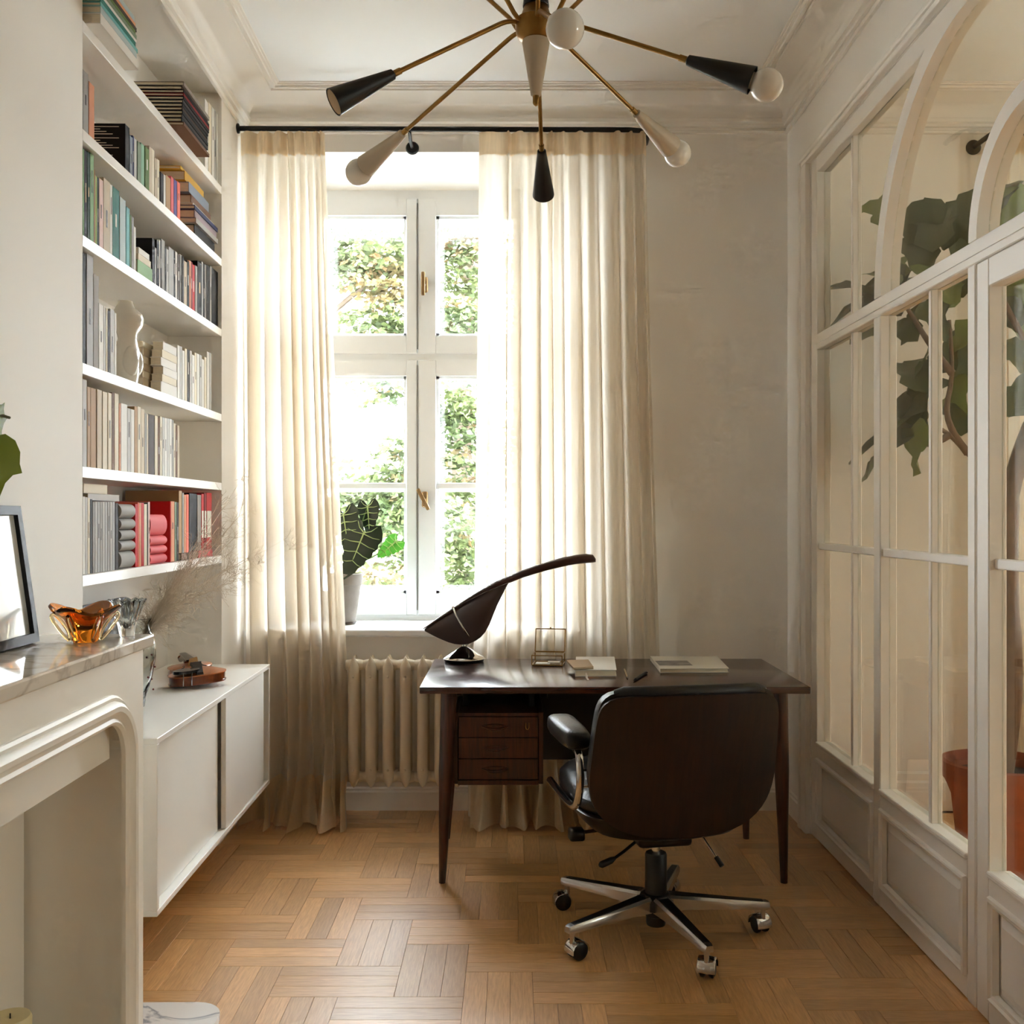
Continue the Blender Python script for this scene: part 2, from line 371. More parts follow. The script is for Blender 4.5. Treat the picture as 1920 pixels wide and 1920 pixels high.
# ------------------------------------------------------------------ window_1: four casements, sill, handles
def window(name, label, xg, x0, x1, handles=True):
    r = thing(name, ((x0+x1)/2, 5.2, .85), label, kind='structure')
    y0, y1 = 5.2, 5.27
    fr = MB()
    fr.box(x0, y0, .83, x0+.05, y1+.02, 3.03); fr.box(x1-.05, y0, .83, x1, y1+.02, 3.03)
    fr.box(x0+.05, y0, 2.985, x1-.05, y1+.02, 3.03); fr.box(x0+.05, y0+.004, 2.165, x1-.05, y1+.02, 2.205); fr.box(x0+.05, y0, .83, x1-.05, y1+.02, .872)
    obj('frame', fr, win_m, r)
    for side in (0, 1):
        a, b = (x0+.05, xg-.002) if side == 0 else (xg+.002, x1-.05)
        for up in (0, 1):
            za, zb = (2.2, 2.984) if up else (.874, 2.166)
            ga, gb = a+.075, b-.055
            if side: ga, gb = a+.092, b-.075
            gz0, gz1 = (2.29, 2.9) if up else (.982, 2.087)
            m = MB(); y = y0-.012
            m.bbox(a, y, za, ga, y1, zb, .003, 1); m.bbox(gb, y, za, b, y1, zb, .003, 1)
            m.box(ga, y+.0006, za, gb, y1, gz0); m.box(ga, y+.0006, gz1, gb, y1, zb)
            for (p, q, s, t) in ((ga, gz0, ga+.014, gz1), (gb-.014, gz0, gb, gz1), (ga, gz0, gb, gz0+.014), (ga, gz1-.014, gb, gz1)):
                m.box(p, y+.02, q, s, y1-.01, t)
            if not up: m.bbox(ga, y+.01, 1.513, gb, y1-.01, 1.545, .004, 1)
            cs = obj('casement', m, win_m, r)
            for (p, q) in (((gz0, gz1),) if up else ((gz0, 1.513), (1.545, gz1))):
                obj('pane', MB().box(ga, y0+.03, p, gb, y0+.034, q), glass_m, cs)
    # outer sashes of the double window
    m = MB(); y = 5.42
    for (p, q, s, t) in ((x0, .86, x0+.1, 3.0), (x1-.1, .86, x1, 3.0), (xg-.05, .86, xg+.065, 3.0)): m.box(p, y, q, s, y+.04, t)
    for (q, t) in ((.86, .965), (2.1, 2.275), (2.91, 3.0), (1.505, 1.54)): m.box(x0+.1, y+.002, q, xg-.05, y+.038, t); m.box(xg+.065, y+.002, q, x1-.1, y+.038, t)
    if 0:
        pass
    obj('outer_sash', m, win_m, r)
    obj('outer_pane', MB().box(x0+.05, y+.02, .9, x1-.05, y+.024, 2.95), glass_m, r)
    if handles:
        for zc, rot in ((2.545, 0), (1.46, 28)):
            X = xg+.038
            h = obj('handle', MB().bbox(X-.016, 5.17, zc-.04, X+.016, 5.189, zc+.04, .012, 3).tube([(X, 5.18, zc), (X, 5.15, zc)], .008), bronze_m, r, smooth=40)
            a = math.radians(rot); lv = MB().bbox(-.01, -.006, -.06, .01, .006, .06, .007, 2)
            lv.v = [(p[0]*math.cos(a)-p[2]*math.sin(a)+X-.006, p[1]+5.148, p[0]*math.sin(a)+p[2]*math.cos(a)+zc) for p in lv.v]
            obj('lever', lv, bronze_m, h, smooth=40)
        obj('bolt_rod', MB().tube([(xg, 5.186, .9), (xg, 5.186, 2.14)], .0028, 6).tube([(xg, 5.186, 2.22), (xg, 5.186, 2.96)], .0028, 6), mat('bolt_grey', (120, 118, 112), .4, metal=.6), r)
    return r
w1 = window('window_1', 'tall white double casement window facing trees', -.479, -1.10, .145)
obj('sill', MB().bbox(-1.24, 4.745, .815, .36, 5.21, .849, .008, 2), win_m, w1)
window('window_2', 'window of the next room', 3.15, 2.55, 3.75, False)
window('added_window_3', 'unseen second window added to light the next room', 4.75, 4.25, 5.25, False)  # out of view, put in to bring more daylight next door
w4 = thing('added_window_4', (5.35, .975, .85), 'unseen narrow side window added to light the next room', kind='structure')  # unseen window added to send more light through the partition
obj('casement', MB().box(5.31, .6, 1.3, 5.37, .68, 2.5).box(5.31, 1.27, 1.3, 5.37, 1.35, 2.5).box(5.312, .68, 1.3, 5.368, 1.27, 1.38).box(5.312, .68, 2.42, 5.368, 1.27, 2.5), win_m, w4)
obj('pane', MB().box(5.34, .68, 1.38, 5.344, 1.27, 2.42), glass_m, w4)
# ------------------------------------------------------------------ wall_right: glazed partition with arches
wr = thing('wall_right', (1.33, 3.6, 0), 'white glazed partition wall with arched glazing bars', kind='structure')
m = MB()
m.box(PX-.004, 4.43, 0, 1.375, 4.8, CZ); m.box(PX-.004, -1.7, 2.905, 1.375, 4.43, CZ); m.box(PX-.004, -1.7, 0, 1.375, 1.35, 2.905)
obj('plaster', m, wall_m, wr)
XF, XB, XG = PX, PX+.06, PX+.032
yz = lambda a, b, d: (d, a, b)
# casing round the opening
for nm, (a0, a1, b0, b1) in {'casing': (4.43, 4.56, 0, 2.96), 'casing_head': (1.35, 4.56, 2.905, 2.965)}.items():
    m = MB()
    if nm == 'casing':
        m.bbox(1.268, 4.432, 0, 1.292, 4.5, 2.905, .004); m.bbox(1.26, 4.5, 0, 1.292, 4.53, 2.935, .008); m.bbox(1.275, 4.53, 0, 1.292, 4.56, 2.965, .006)
    else:
        m.bbox(1.268, 1.35, 2.905, 1.292, 4.5, 2.925, .004); m.bbox(1.26, 1.35, 2.923, 1.292, 4.53, 2.946, .008); m.bbox(1.275, 1.35, 2.944, 1.292, 4.56, 2.965, .006)
    obj(nm, m, trim_m, wr)
YM = 2.89; CY, CZa, RI, RO = 2.90, 2.15, .69, .755
def stile(y0, y1, z0, z1, nm='stile'): obj(nm, MB().bbox(XF, y0, z0, XB, y1, z1, .003, 1), trim_m, wr)
stile(4.356, 4.43, 0, 2.905); stile(3.605, 3.669, 0, 2.084); stile(2.866, 2.913, 0, 2.084)
stile(1.35, 1.42, 0, 2.905); stile(2.14, 2.20, 0, 2.084)
obj('rail', MB().bbox(XF, 1.42, 2.84, XB, 4.356, 2.905, .003, 1), trim_m, wr)
rl = MB().bbox(XF, 1.42, 2.084, XB, 4.356, 2.15, .003, 1); rl.box(XF-.004, 1.42, 2.108, XF+.01, 4.356, 2.128)
obj('rail', rl, trim_m, wr)
def ring(c, ri, ro, a0, a1, n, x0=None, x1=None):
    o = MB(); A = arc(c, ri, a0, a1, n); B = arc(c, ro, a0, a1, n)
    x0 = XF if x0 is None else x0; x1 = XB if x1 is None else x1
    return o.loft([[(x0, *A[i]), (x0, *B[i]), (x1, *B[i]), (x1, *A[i])] for i in range(n+1)])
obj('arch_bar', ring((CY, CZa), RI, RO, 0, 180, 40, XF-.003, XB+.003), trim_m, wr, smooth=30)
obj('arch_bar', ring((2.57, 2.15), .283, .333, 0, 180, 30, XF-.002, XB+.002), trim_m, wr, smooth=30)
def muntin(y, z0, z1): obj('muntin', MB().bbox(XF+.012, y-.011, z0, XB-.012, y+.011, z1, .003, 1), trim_m, wr)
muntin(3.942, 2.15, 2.84); muntin(3.942, .416, 2.084); muntin(3.205, .416, 2.084); muntin(2.57, 2.433, 2.84)
def hmunt(y0, y1, z): obj('muntin', MB().bbox(XF+.010, y0, z-.014, XB-.012, y1, z+.014, .003, 1), trim_m, wr)
hmunt(3.669, 4.356, 1.248); hmunt(2.913, 3.605, 1.248)
def pane(poly, parent=wr): obj('pane', MB().prism(poly, XG, XG+.004, yz), pane_m, parent)
def rectp(y0, y1, z0, z1): pane([(y0, z0), (y1, z0), (y1, z1), (y0, z1)])
for (a, b) in ((3.953, 4.356), (3.669, 3.931)):
    rectp(a, b, .416, 1.234); rectp(a, b, 1.262, 2.084)
for (a, b) in ((3.216, 3.605), (2.913, 3.194)):
    rectp(a, b, .416, 1.234); rectp(a, b, 1.262, 2.084)
rectp(3.953, 4.356, 2.15, 2.84)
pane([(3.931, 2.15), (3.931, 2.84), (3.21, 2.84)]+[p for p in arc((CY, CZa), RO, 63, 0, 14)])
# inside the big arch, outside the small one (split at the small arch's far foot)
pane([p for p in arc((CY, CZa), RI, 0, 119, 24)]+[(2.57, 2.483)]+[p for p in arc((2.57, 2.15), .333, 90, 0, 12)])
pane([p for p in arc((2.57, 2.15), .283, 0, 180, 20)])
pane([p for p in arc((CY, CZa), RI, 119, 180, 12)]+[p for p in arc((2.57, 2.15), .333, 180, 90, 12)])
rectp(1.42, 2.14, .416, 2.084)
pane([(1.42, 2.15), (2.14, 2.15)]+[p for p in arc((CY, CZa), RO, 178, 117, 12)]+[(2.5, 2.84), (1.42, 2.84)])
def low_panel(y0, y1, parent, dx=0):
    x = XF+dx
    b = MB(); b.box(x+.016, y0, .0, x+.05, y1, .40)
    obj('back_board', b, trim_m, parent)
    obj('rail', MB().bbox(x, y0, 0.004, x+.03, y1, .075, .002, 1), trim_m, parent)
    rr = MB().bbox(x, y0, .345, x+.03, y1, .40, .002, 1); rr.bbox(x-.008, y0, .398, XB+dx, y1, .418, .006, 2); obj('glazing_sill', rr, trim_m, parent)
    # bolection moulding
    pr = [(0,0),(-.010,.004),(-.012,.012),(-.006,.018),(-.004,.026),(.012,.03),(.016,0)]
    a, c, z0, z1 = y0+.005, y1-.005, .065, .352; rings = []
    for (yy, zz, sy, sz) in ((a,z0,1,1),(c,z0,-1,1),(c,z1,-1,-1),(a,z1,1,-1),(a,z0,1,1)):
        rings.append([(x+p, yy+sy*q, zz+sz*q) for p, q in pr])
    obj('panel_moulding', MB().loft(rings, cap=False), trim_m, parent)
    f = MB(); q0, q1 = .036, .062
    A = [(x+.016, a+q0, z0+q0), (x+.016, c-q0, z0+q0), (x+.016, c-q0, z1-q0), (x+.016, a+q0, z1-q0)]
    B = [(x+.004, a+q1, z0+q1), (x+.004, c-q1, z0+q1), (x+.004, c-q1, z1-q1), (x+.004, a+q1, z1-q1)]
    f.loft([A, B]); obj('panel', f, trim_m, parent)
low_panel(3.669, 4.356, wr); low_panel(2.913, 3.605, wr); low_panel(1.42, 2.14, wr)
# the glazed door
d1 = thing('door_1', (PX+.03, 2.52, 0), 'white glazed door below the small arch', kind='structure')
DX = -.004
def dbox(y0, y1, z0, z1, nm): obj(nm, MB().bbox(XF+DX, y0, z0, XB+DX-.01, y1, z1, .003, 1), trim_m, d1)
dbox(2.775, 2.845, .006, 2.078, 'stile'); dbox(2.205, 2.275, .006, 2.078, 'stile'); dbox(2.275, 2.775, 2.0, 2.078, 'rail')
obj('muntin', MB().bbox(XF+.012, 2.514, .416, XB-.02, 2.536, 2.0, .003, 1), trim_m, d1)
obj('muntin', MB().bbox(XF+.012, 2.275, 1.234, XB-.02, 2.775, 1.262, .003, 1), trim_m, d1)
low_panel(2.275, 2.775, d1, DX)
for a, b in ((2.275, 2.514), (2.536, 2.775)):
    for c_, d_ in ((.416, 1.234), (1.262, 2.0)):
        pane([(a, c_), (b, c_), (b, d_), (a, d_)], d1)
obj('door_stop', MB().box(XF+.02, 2.842, .004, XB, 2.866, 2.084), trim_m, wr)
obj('door_stop', MB().box(XF+.02, 2.205, 2.07, XB, 2.842, 2.084), trim_m, wr)
hd = obj('handle', MB().tube([(XF-.004, 2.24, 1.05), (XF-.045, 2.24, 1.05), (XF-.05, 2.24, 1.05), (XF-.05, 2.34, 1.05)], .008).bbox(XF-.01, 2.222, .98, XF-.003, 2.258, 1.1, .003, 1), brass_m, d1, smooth=40)
# ------------------------------------------------------------------ built-in shelving
SH = {7: 2.789, 6: 2.480, 5: 2.178, 4: 1.814, 3: 1.519, 2: 1.208}
sr = thing('built_in_shelving', (-1.29, 3.67, 1.17), 'white built-in bookshelves filling the wall niche', 'shelving')
for k, z in SH.items():
    obj('shelf', MB().bbox(UN+.001, V0+.001, z-.032, UW, V1-.001, z, .0015, 1), shelf_m, sr)
left(sr)
# ------------------------------------------------------------------ wall cabinet with sliding doors
cr = thing('wall_cabinet', (-1.18, 3.68, .23), 'long white wall-hung cabinet with sliding doors under the shelves', 'cabinet')
UC, ZB, ZT, c0, c1 = -.966, .23, .741, 2.946, 4.412
obj('top_panel', MB().bbox(UN+.002, c0, ZT-.018, UC, c1, ZT, .0015, 1), cab_m, cr)
obj('bottom_panel', MB().bbox(UN+.002, c0, ZB, UC, c1, ZB+.018, .0015, 1), cab_m, cr)
obj('side_panel', MB().bbox(UN+.002, c0, ZB+.018, UC, c0+.018, ZT-.018, .001, 1), cab_m, cr)
obj('side_panel', MB().bbox(UN+.002, c1-.018, ZB+.018, UC, c1, ZT-.018, .001, 1), cab_m, cr)
obj('back_panel', MB().box(UN+.003, c0+.018, ZB+.018, UN+.01, c1-.018, ZT-.018), cab_m, cr)
def cv(px, u): return -u*F/(928-px)
obj('door', MB().bbox(UC-.045, c0+.019, ZB+.02, UC-.027, cv(409, UC-.03), ZT-.02, .001, 1), cab_m, cr)
obj('door', MB().bbox(UC-.022, cv(409, UC-.03)+.025, ZB+.02, UC-.004, cv(461, UC-.004), ZT-.02, .001, 1), cab_m, cr)
obj('door', MB().bbox(UC-.024, cv(461, UC-.004)+.003, ZB+.02, UC-.006, cv(496, UC-.006), ZT-.02, .001, 1), cab_m, cr)
obj('partition', MB().bbox(UN+.02, cv(409, UC-.03)+.003, ZB+.018, UC-.05, cv(409, UC-.03)+.02, ZT-.018, .001, 1), cab_m, cr)
left(cr)
# ------------------------------------------------------------------ books
_o1 = 'first second third fourth fifth sixth seventh eighth ninth tenth eleventh twelfth thirteenth fourteenth fifteenth sixteenth seventeenth eighteenth nineteenth'.split()
ORD = _o1+[t+('ieth' if not k else 'y-'+_o1[k-1]) for t in ('twent', 'thirt', 'fort', 'fift') for k in range(10)]
SN = {7: 'top', 6: 'second', 5: 'third', 4: 'fourth', 3: 'fifth', 2: 'lowest'}
COL = {'white': (226,222,214), 'cream': (222,210,186), 'beige': (202,186,160), 'tan': (178,142,98), 'brown': (112,76,50), 'dark brown': (62,44,30), 'black': (24,22,22), 'charcoal': (58,54,52),
 'grey': (160,156,150), 'light grey': (190,187,182), 'silver': (176,174,172), 'taupe': (150,140,130), 'green': (52,108,54), 'dark green': (24,58,30), 'light green': (140,178,128), 'sage green': (126,142,116), 'mint green': (140,180,150), 'olive green': (96,120,58), 'lime green': (160,180,84),
 'teal': (44,116,104), 'pale blue': (180,196,196), 'blue': (74,92,150), 'dark blue': (46,52,92), 'grey blue': (130,138,150), 'turquoise': (120,186,186), 'purple': (92,80,140), 'pink': (222,104,108), 'coral': (232,110,84), 'red': (196,34,34), 'dark red': (130,26,28), 'orange': (222,110,60), 'salmon': (218,150,112), 'yellow': (222,180,70), 'mustard': (196,150,52), 'mauve': (150,130,134), 'pale pink': (222,190,180)}
def bm_(c): return mat('book_'+c.replace(' ', '_'), COL[c], .65, spec=.25)
page_m = mat('book_pages', (226, 214, 190), .8, var=.08, scale=40, stretch=(1, 1, 12))
title_m = [mat('title_dark', (50, 46, 44), .6), mat('title_light', (226, 220, 205), .6), mat('title_gold', (190, 150, 80), .4, metal=.4)]
rb = random.Random(3)
cnt = {}
US = -1.188
def upright(sh, px0, px1, ytop, col, depth=None, us=US, zb=None, lean=0, group=None, text=False):
    v0 = -us*F/(928-px0); v1 = -us*F/(928-px1); g = .0006
    z0 = SH[sh]+.0005 if zb is None else zb; z1 = CH+(HZ-ytop)*v0/F
    h = max(.08, z1-z0); dp = depth or min(.195, max(.13, h*.72)); dp = min(dp, us-UN-.004)
    w = v1-v0-2*g; t = min(.0025, w*.25)
    m = MB(); y0, y1 = v0+g, v1-g
    m.box(us-dp, y0, z0, us, y0+t, z0+h); m.box(us-dp, y1-t, z0, us, y1, z0+h); m.bbox(us-.003, y0, z0, us, y1, z0+h, .001, 1)
    n = cnt[sh] = cnt.get(sh, 0)+1
    b = obj('book', m, bm_(col))
    tag(b, f'{col} book, {ORD[n-1]} upright from the left on the {SN[sh]} bookshelf', 'book', f'upright books on the {SN[sh]} bookshelf')
    obj('pages', MB().box(us-dp+.004, y0+t, z0+.003, us-.003, y1-t, z0+h-.003), page_m, b)
    if text:
        q = MB()
        for k in range(12):
            zz = z0+h*(.93-.05*k-(.03 if k > 3 else 0)); q.box(us-.125+(.01 if k in (2, 5, 9) else 0), y0-.0004, zz, us-.02-.02*((k*7) % 4), y0, zz+.0022)
        obj('printed_text', q, mat('title_light', (226, 220, 205), .6), b)
    if w > .009 and rb.random() < .4:
        a = rb.uniform(.35, .6); l = rb.uniform(.1, .25)
        dark = sum(COL[col]) > 380
        obj('title', MB().box(us-.0005, y0+w*.4, z0+h*a, us+.0004, y1-w*.4, z0+h*min(.93, a+l)), title_m[0 if dark else (1 if rb.random() < .7 else 2)], b)
    if lean:
        b.rotation_euler.x = lean
    left(b); return b
flat = {}
def lying(sh, u1, v0, v1, z0, th, col, depth=.2, near=None, rot=0, where='stack', soft=False):
    """a book lying flat, spine towards the room"""
    m = MB(); u0 = max(UN+.004, u1-depth); t = min(.0022, th*.2)
    if soft:
        n = 10; prof = [(u0, z0), (u0, z0+th)]+[(u1-.02+.02*math.sin(math.pi*i/n), z0+th/2+th/2*math.cos(math.pi*i/n)) for i in range(n+1)]
        m.prism(prof, v0, v1, lambda a, b, d: (a, d, b))
    else:
        m.box(u0, v0, z0, u1, v1, z0+t); m.box(u0, v0, z0+th-t, u1, v1, z0+th); m.bbox(u1-.003, v0, z0, u1, v1, z0+th, .001, 1)
    k = flat[where] = flat.get(where, 0)+1
    b = obj('book', m, bm_(col), smooth=40 if soft else None)
    tag(b, f'{col} book lying flat, {ORD[k-1]} from the bottom of the {where}', 'book', where)
    if not soft:
        obj('pages', MB().box(u0+.003, v0+.003, z0+t, u1-.003, v1-.003, z0+th-t), page_m, b)
    left(b); return b
# shelf 6 (second from the top)
for a in ((161,171,135,'grey'),(172,182,157,'salmon'),(239,247,236,'black',.2),(247.5,253,257,'grey blue'),(253,255.5,258,'dark blue'),(255.5,260.5,262,'light grey'),(262,268.5,268,'sage green'),(268.5,274.5,271,'mint green'),
          (276,283.5,277,'olive green'),(283.5,288,277,'beige'),(288,293,281,'cream'),(294,298,298,'beige'),(298,302.5,300,'cream'),(304.5,310,325,'charcoal'),(310.5,314,329,'white'),(314.5,323,330,'tan'),(324,329,333,'pink'),(329.5,335,338,'purple'),(335.5,341,342,'coral')):
    upright(6, *a[:4], depth=a[4] if len(a) > 4 else None, text=a[0] == 239)
z = SH[6]+.001
for th, col, v0, v1, du in ((.05,'black',4.07,4.36,0),(.02,'grey',4.05,4.37,.012),(.03,'mauve',4.05,4.37,.006),(.016,'dark blue',4.04,4.375,.01),(.012,'white',4.05,4.36,0),(.034,'brown',4.06,4.34,-.01),(.04,'grey blue',4.03,4.31,-.01),(.036,'mustard',4.01,4.27,-.02),(.012,'yellow',3.99,4.25,-.03)):
    lying(6, US+du, v0, v1, z, th, col, .2, where='yellow-topped pile'); z += th+.0005
# shelf 7 (top)
z = SH[7]+.001
for th, col, v1 in ((.03,'white',3.265),(.02,'pale blue',3.25),(.012,'turquoise',3.26),(.014,'teal',3.24),(.01,'white',3.25),(.014,'sage green',3.25),(.01,'olive green',3.24),(.012,'dark brown',3.25),(.01,'salmon',3.24),(.016,'pale blue',3.23)):
    lying(7, -1.13, 2.955, v1, z, th, col, .22, where='teal and white top-shelf pile'); z += th+.0005
z = SH[7]+.001
for i, (th, col) in enumerate(((.012,'brown'),(.014,'black'),(.013,'charcoal'),(.013,'black'),(.012,'dark brown'),(.013,'black'),(.012,'charcoal'),(.012,'black'),(.011,'dark red'),(.011,'black'),(.014,'dark brown'),(.014,'taupe'))):
    lying(7, -1.128+rb.uniform(-.004, .004), 3.72, 4.05+rb.uniform(-.01, .004), z, th, col, .23, where='dark top-shelf magazine pile'); z += th+.0006
for a in ((387,393,188,'white'),(393.5,399,194,'cream'),(400,404,203,'white'),(404,407.5,208,'light grey'),(408,411.5,214,'white'),(412,414.5,218,'grey')): upright(7, *a)
# shelf 5
for a in ((160.8,163.3,283,'light green'),(163.5,168.5,285,'black'),(169,174,288,'dark green'),(174.3,181,290,'light green'),(181.3,184,322,'tan'),(184,187,333,'lime green'),(187,190.5,335,'dark green'),(191,198.5,337,'pale pink'),
          (199,211,336,'beige'),(211,215.5,348,'white'),(216,228,352,'teal'),(229,240,371,'pale blue'),(241,247.5,390,'turquoise'),(248,251,405,'olive green'),(251.2,255,408,'grey'),(255.2,259,427,'white')): upright(5, *a)
for a in ((289,294,449,'black',.2),(294,297,466,'silver'),(297.5,302,452,'black',.2),(302,304,452,'white'),(304,306.5,453,'black',.2),(306.5,312.5,450,'grey',.2),(313,315.5,465,'black'),(315.5,319.5,468,'light grey'),(320,329,464,'silver'),(329,332,472,'black'),(332,335.5,473,'white'),(335.8,341,478,'dark brown'),
          (341,343.5,479,'grey'),(345,348,482,'charcoal'),(348,353.5,490,'beige'),(353.8,358,490,'black'),(358,361,490,'salmon'),(361,364,492,'dark red'),(364,368,497,'red'),(369,373,499,'grey'),(373.3,381,491,'black'),(381,383.5,492,'silver'),(384,386.5,496,'black'),(386.5,389.5,497,'taupe')): upright(5, *a)
cnt['x'] = 0
for i, (a, b_, y, c) in enumerate(((390,396,498,'black'),(396.3,399.3,500,'grey'),(399.6,411,503,'black'))):
    o = upright(5, a, b_, y, c) if cnt[5] < len(ORD) else None
    if o is None:
        v0 = -US*F/(928-a); v1 = -US*F/(928-b_); z0 = SH[5]+.0005; z1 = CH+(HZ-y)*v0/F; t = .0025
        m = MB().box(US-.19, v0, z0, US, v0+t, z1); m.box(US-.19, v1-t, z0, US, v1-.001, z1); m.bbox(US-.003, v0, z0, US, v1-.001, z1, .001, 1)
        o = obj('book', m, bm_(c)); obj('pages', MB().box(US-.186, v0+t, z0+.003, US-.003, v1-t, z1-.003), page_m, o)
        tag(o, f'{c} book, {["third from the right","second from the right","last before the right end"][i]} on the third bookshelf', 'book', 'upright books on the third bookshelf'); left(o)
z = SH[5]+.001
for th, col, v0, v1 in ((.05,'light green',3.415,3.56),(.022,'cream',3.42,3.545),(.02,'white',3.425,3.53)):
    lying(5, US+.004, v0, v1, z, th, col, .13, where='pale green pile'); z += th+.0005
# shelf 4
for a in ((160.5,166,476,'charcoal',.2),(168,180,478,'silver',.2),(180.5,190,516,'taupe',.2),(190.5,199,571,'white'),(199.3,203,576,'light grey'),(203.5,206.5,580,'cream'),(207,211,584,'charcoal'),(211.5,219,581,'light grey'),(219.5,223,588,'white')): upright(4, *a)
z = SH[4]+.001
for i, (th, c) in enumerate(((.02,'tan'),(.028,'beige'),(.024,'cream'),(.026,'beige'),(.024,'cream'),(.03,'beige'),(.02,'cream'))):
    lying(4, -1.232, 3.605, 3.838, z, th, c, .165, where='wide beige pile'); z += th+.0005
z = SH[4]+.001
for i, (th, c) in enumerate(((.042,'white'),(.026,'cream'),(.028,'white'),(.03,'white'),(.028,'cream'),(.03,'white'))):
    lying(4, US+.003, 3.655+.012*(i % 3), 3.838-.005*(i % 2), z, th, c, .04, where='short white pile'); z += th+.0005
for i in range(14):
    x0 = 336+i*4.55
    upright(4, x0, x0+(3.9 if i % 3 else 4.3), 648+i*2.0+(6 if i % 4 == 2 else 0)-(12 if i > 11 else 0), ('white','light grey','white','cream')[i % 4] if i != 4 else 'charcoal')
# shelf 3
for a in ((160.5,168,712,'light grey'),(169,175,726,'tan'),(175.3,185,728,'tan'),(187,196,731,'beige'),(197.5,206,735,'cream'),(207.5,214,737,'cream'),(214.3,219,737,'brown'),(219.5,227,738,'cream'),(228,231,757,'salmon'),(231.5,243,757,'white'),(243.3,249.5,766,'light grey'),(249.8,256,768,'white'),
          (256.5,262,763,'tan'),(262.3,268,763,'cream'),(268.3,275,767,'beige'),(275.3,279,776,'grey'),(279.2,282,777,'cream'),(282.3,293.5,777,'dark brown'),(294,299.5,780,'cream'),(300,303.5,781,'brown'),(303.7,307.5,781,'cream'),(308,312,783,'light grey'),(312.2,316.5,784,'white'),(316.7,321,785,'light grey'),(321.2,325.5,786,'white'),(325.7,329,788,'grey'),(329.3,332.5,794,'cream'),(333,335.5,798,'brown'),(336,339.5,798,'beige')): upright(3, *a)
# shelf 2 (lowest)
for a in ((160.8,165,931,'white'),(165,169.5,932,'light grey'),(169.7,174,934,'cream'),(174.5,178.5,936,'charcoal')): upright(2, *a)
for i in range(9): upright(2, 179+i*4.6, 179+i*4.6+4.2, 941, ('grey','light grey','silver')[i % 3])
for a in ((221,226.5,943,'charcoal',.2),): upright(2, *a[:4], depth=a[4])
lying(2, US-.004, 3.02, 3.27, CH+(HZ-940)*3.02/F+.003, .02, 'light grey', .15, where='pair on the grey magazines')
lying(2, US-.004, 2.99, 3.17, CH+(HZ-940)*3.02/F+.0235, .028, 'cream', .14, where='pair on the grey magazines')
z = SH[2]+.001
for th in (.055,.034,.034,.036,.046):
    lying(2, US+.004, 3.268, 3.395, z, th, 'grey', .11, where='round-spined grey pile', soft=True); z += th+.0005
for a in ((257.5,262,945,'red',.2),(262.3,264.6,942,'coral'),(265,268.8,943,'salmon'),(269,273.8,943,'red'),(274,279.5,945,'cream'),(280,281.4,943,'charcoal'),(281.5,285,941,'pale pink',.2)): upright(2, *a[:4], depth=a[4] if len(a) > 4 else None)
z = SH[2]+.001
for th in (.034,.03,.034,.074):
    lying(2, US+.004, 3.545, 3.72, z, th, 'pink', .11, where='round-spined pink pile', soft=True); z += th+.0005
for a in ((322.5,324,940,'red',.2),(324.3,330.5,940,'salmon'),(331,334.5,941,'sage green'),(335,338,942,'charcoal')): upright(2, *a[:4], depth=a[4] if len(a) > 4 else None)
zl = SH[2]+.001
lying(2, US, 3.9, 4.12, zl, .026, 'brown', .15, where='pair under the red books'); lying(2, US, 4.13, 4.33, zl, .028, 'pink', .15, where='pair under the red books')
for a in ((338.5,344,920,'tan',.2),(345,348,924,'grey'),(348.3,352,928,'salmon'),(352.3,357,927,'coral')): upright(2, *a[:4], depth=a[4] if len(a) > 4 else None, zb=zl+.027)
for a in ((358,372,925,'black',.2),(373,380,928,'taupe')): upright(2, *a[:4], depth=a[4] if len(a) > 4 else None, zb=zl+.029)
m = 0
for i, (a, b_, y, c) in enumerate(((380.5,385,926,'red'),(385.5,390,924,'dark red'),(390.3,399.5,924,'red'))):
    v0 = -US*F/(928-a); v1 = -US*F/(928-b_); z0 = zl+.029; z1 = CH+(HZ-y)*v0/F; t = .0025
    mb = MB().box(US-.19, v0, z0, US, v0+t, z1); mb.box(US-.19, v1-t, z0, US, v1-.001, z1); mb.bbox(US-.003, v0, z0, US, v1-.001, z1, .001, 1)
    o = obj('book', mb, bm_(c)); obj('pages', MB().box(US-.186, v0+t, z0+.003, US-.003, v1-t, z1-.003), page_m, o)
    obj('title', MB().box(US-.0005, v0+.006, z0+.05, US+.0004, v1-.006, z0+.16), title_m[1], o)
    tag(o, f'{c} book, {["third from the right","second from the right","rightmost of the red ones"][i]} on the lowest bookshelf', 'book', 'upright books on the lowest bookshelf'); left(o)
# large face-on covers seen behind piles: a tall red volume and a plain board
# ------------------------------------------------------------------ torso vase on shelf 4
tv = thing('torso_vase', (-1.255, 3.6, SH[4]), 'glossy white ceramic vase shaped like a standing torso', 'vase')
cer_m = mat('white_ceramic', (222, 214, 200), .12, coat=.6)
uc, vc, zs = -1.262, 3.53, SH[4]+.001
prof = [(0,.034,.040),(.02,.036,.043),(.06,.040,.050),(.10,.043,.056),(.125,.041,.053),(.15,.034,.042),(.17,.031,.036),(.19,.034,.040),(.215,.043,.054),(.235,.047,.060),(.25,.045,.055),(.27,.034,.038),(.285,.026,.028),(.295,.024,.026)]
rings = []
for z, ru, rv in prof:
    R = []
    for j in range(24):
        a = 2*math.pi*j/24; cu, sv = math.cos(a), math.sin(a)
        dent = 1-.18*max(0, -math.cos(2*a))*(1 if z < .12 else 0)*(1 if cu > -.5 else 0)
        R.append((uc+ru*cu*dent+(.010 if .2 < z < .26 else 0)*max(0, cu), vc+rv*sv+.012*math.sin(z*14), zs+z))
    rings.append(R)
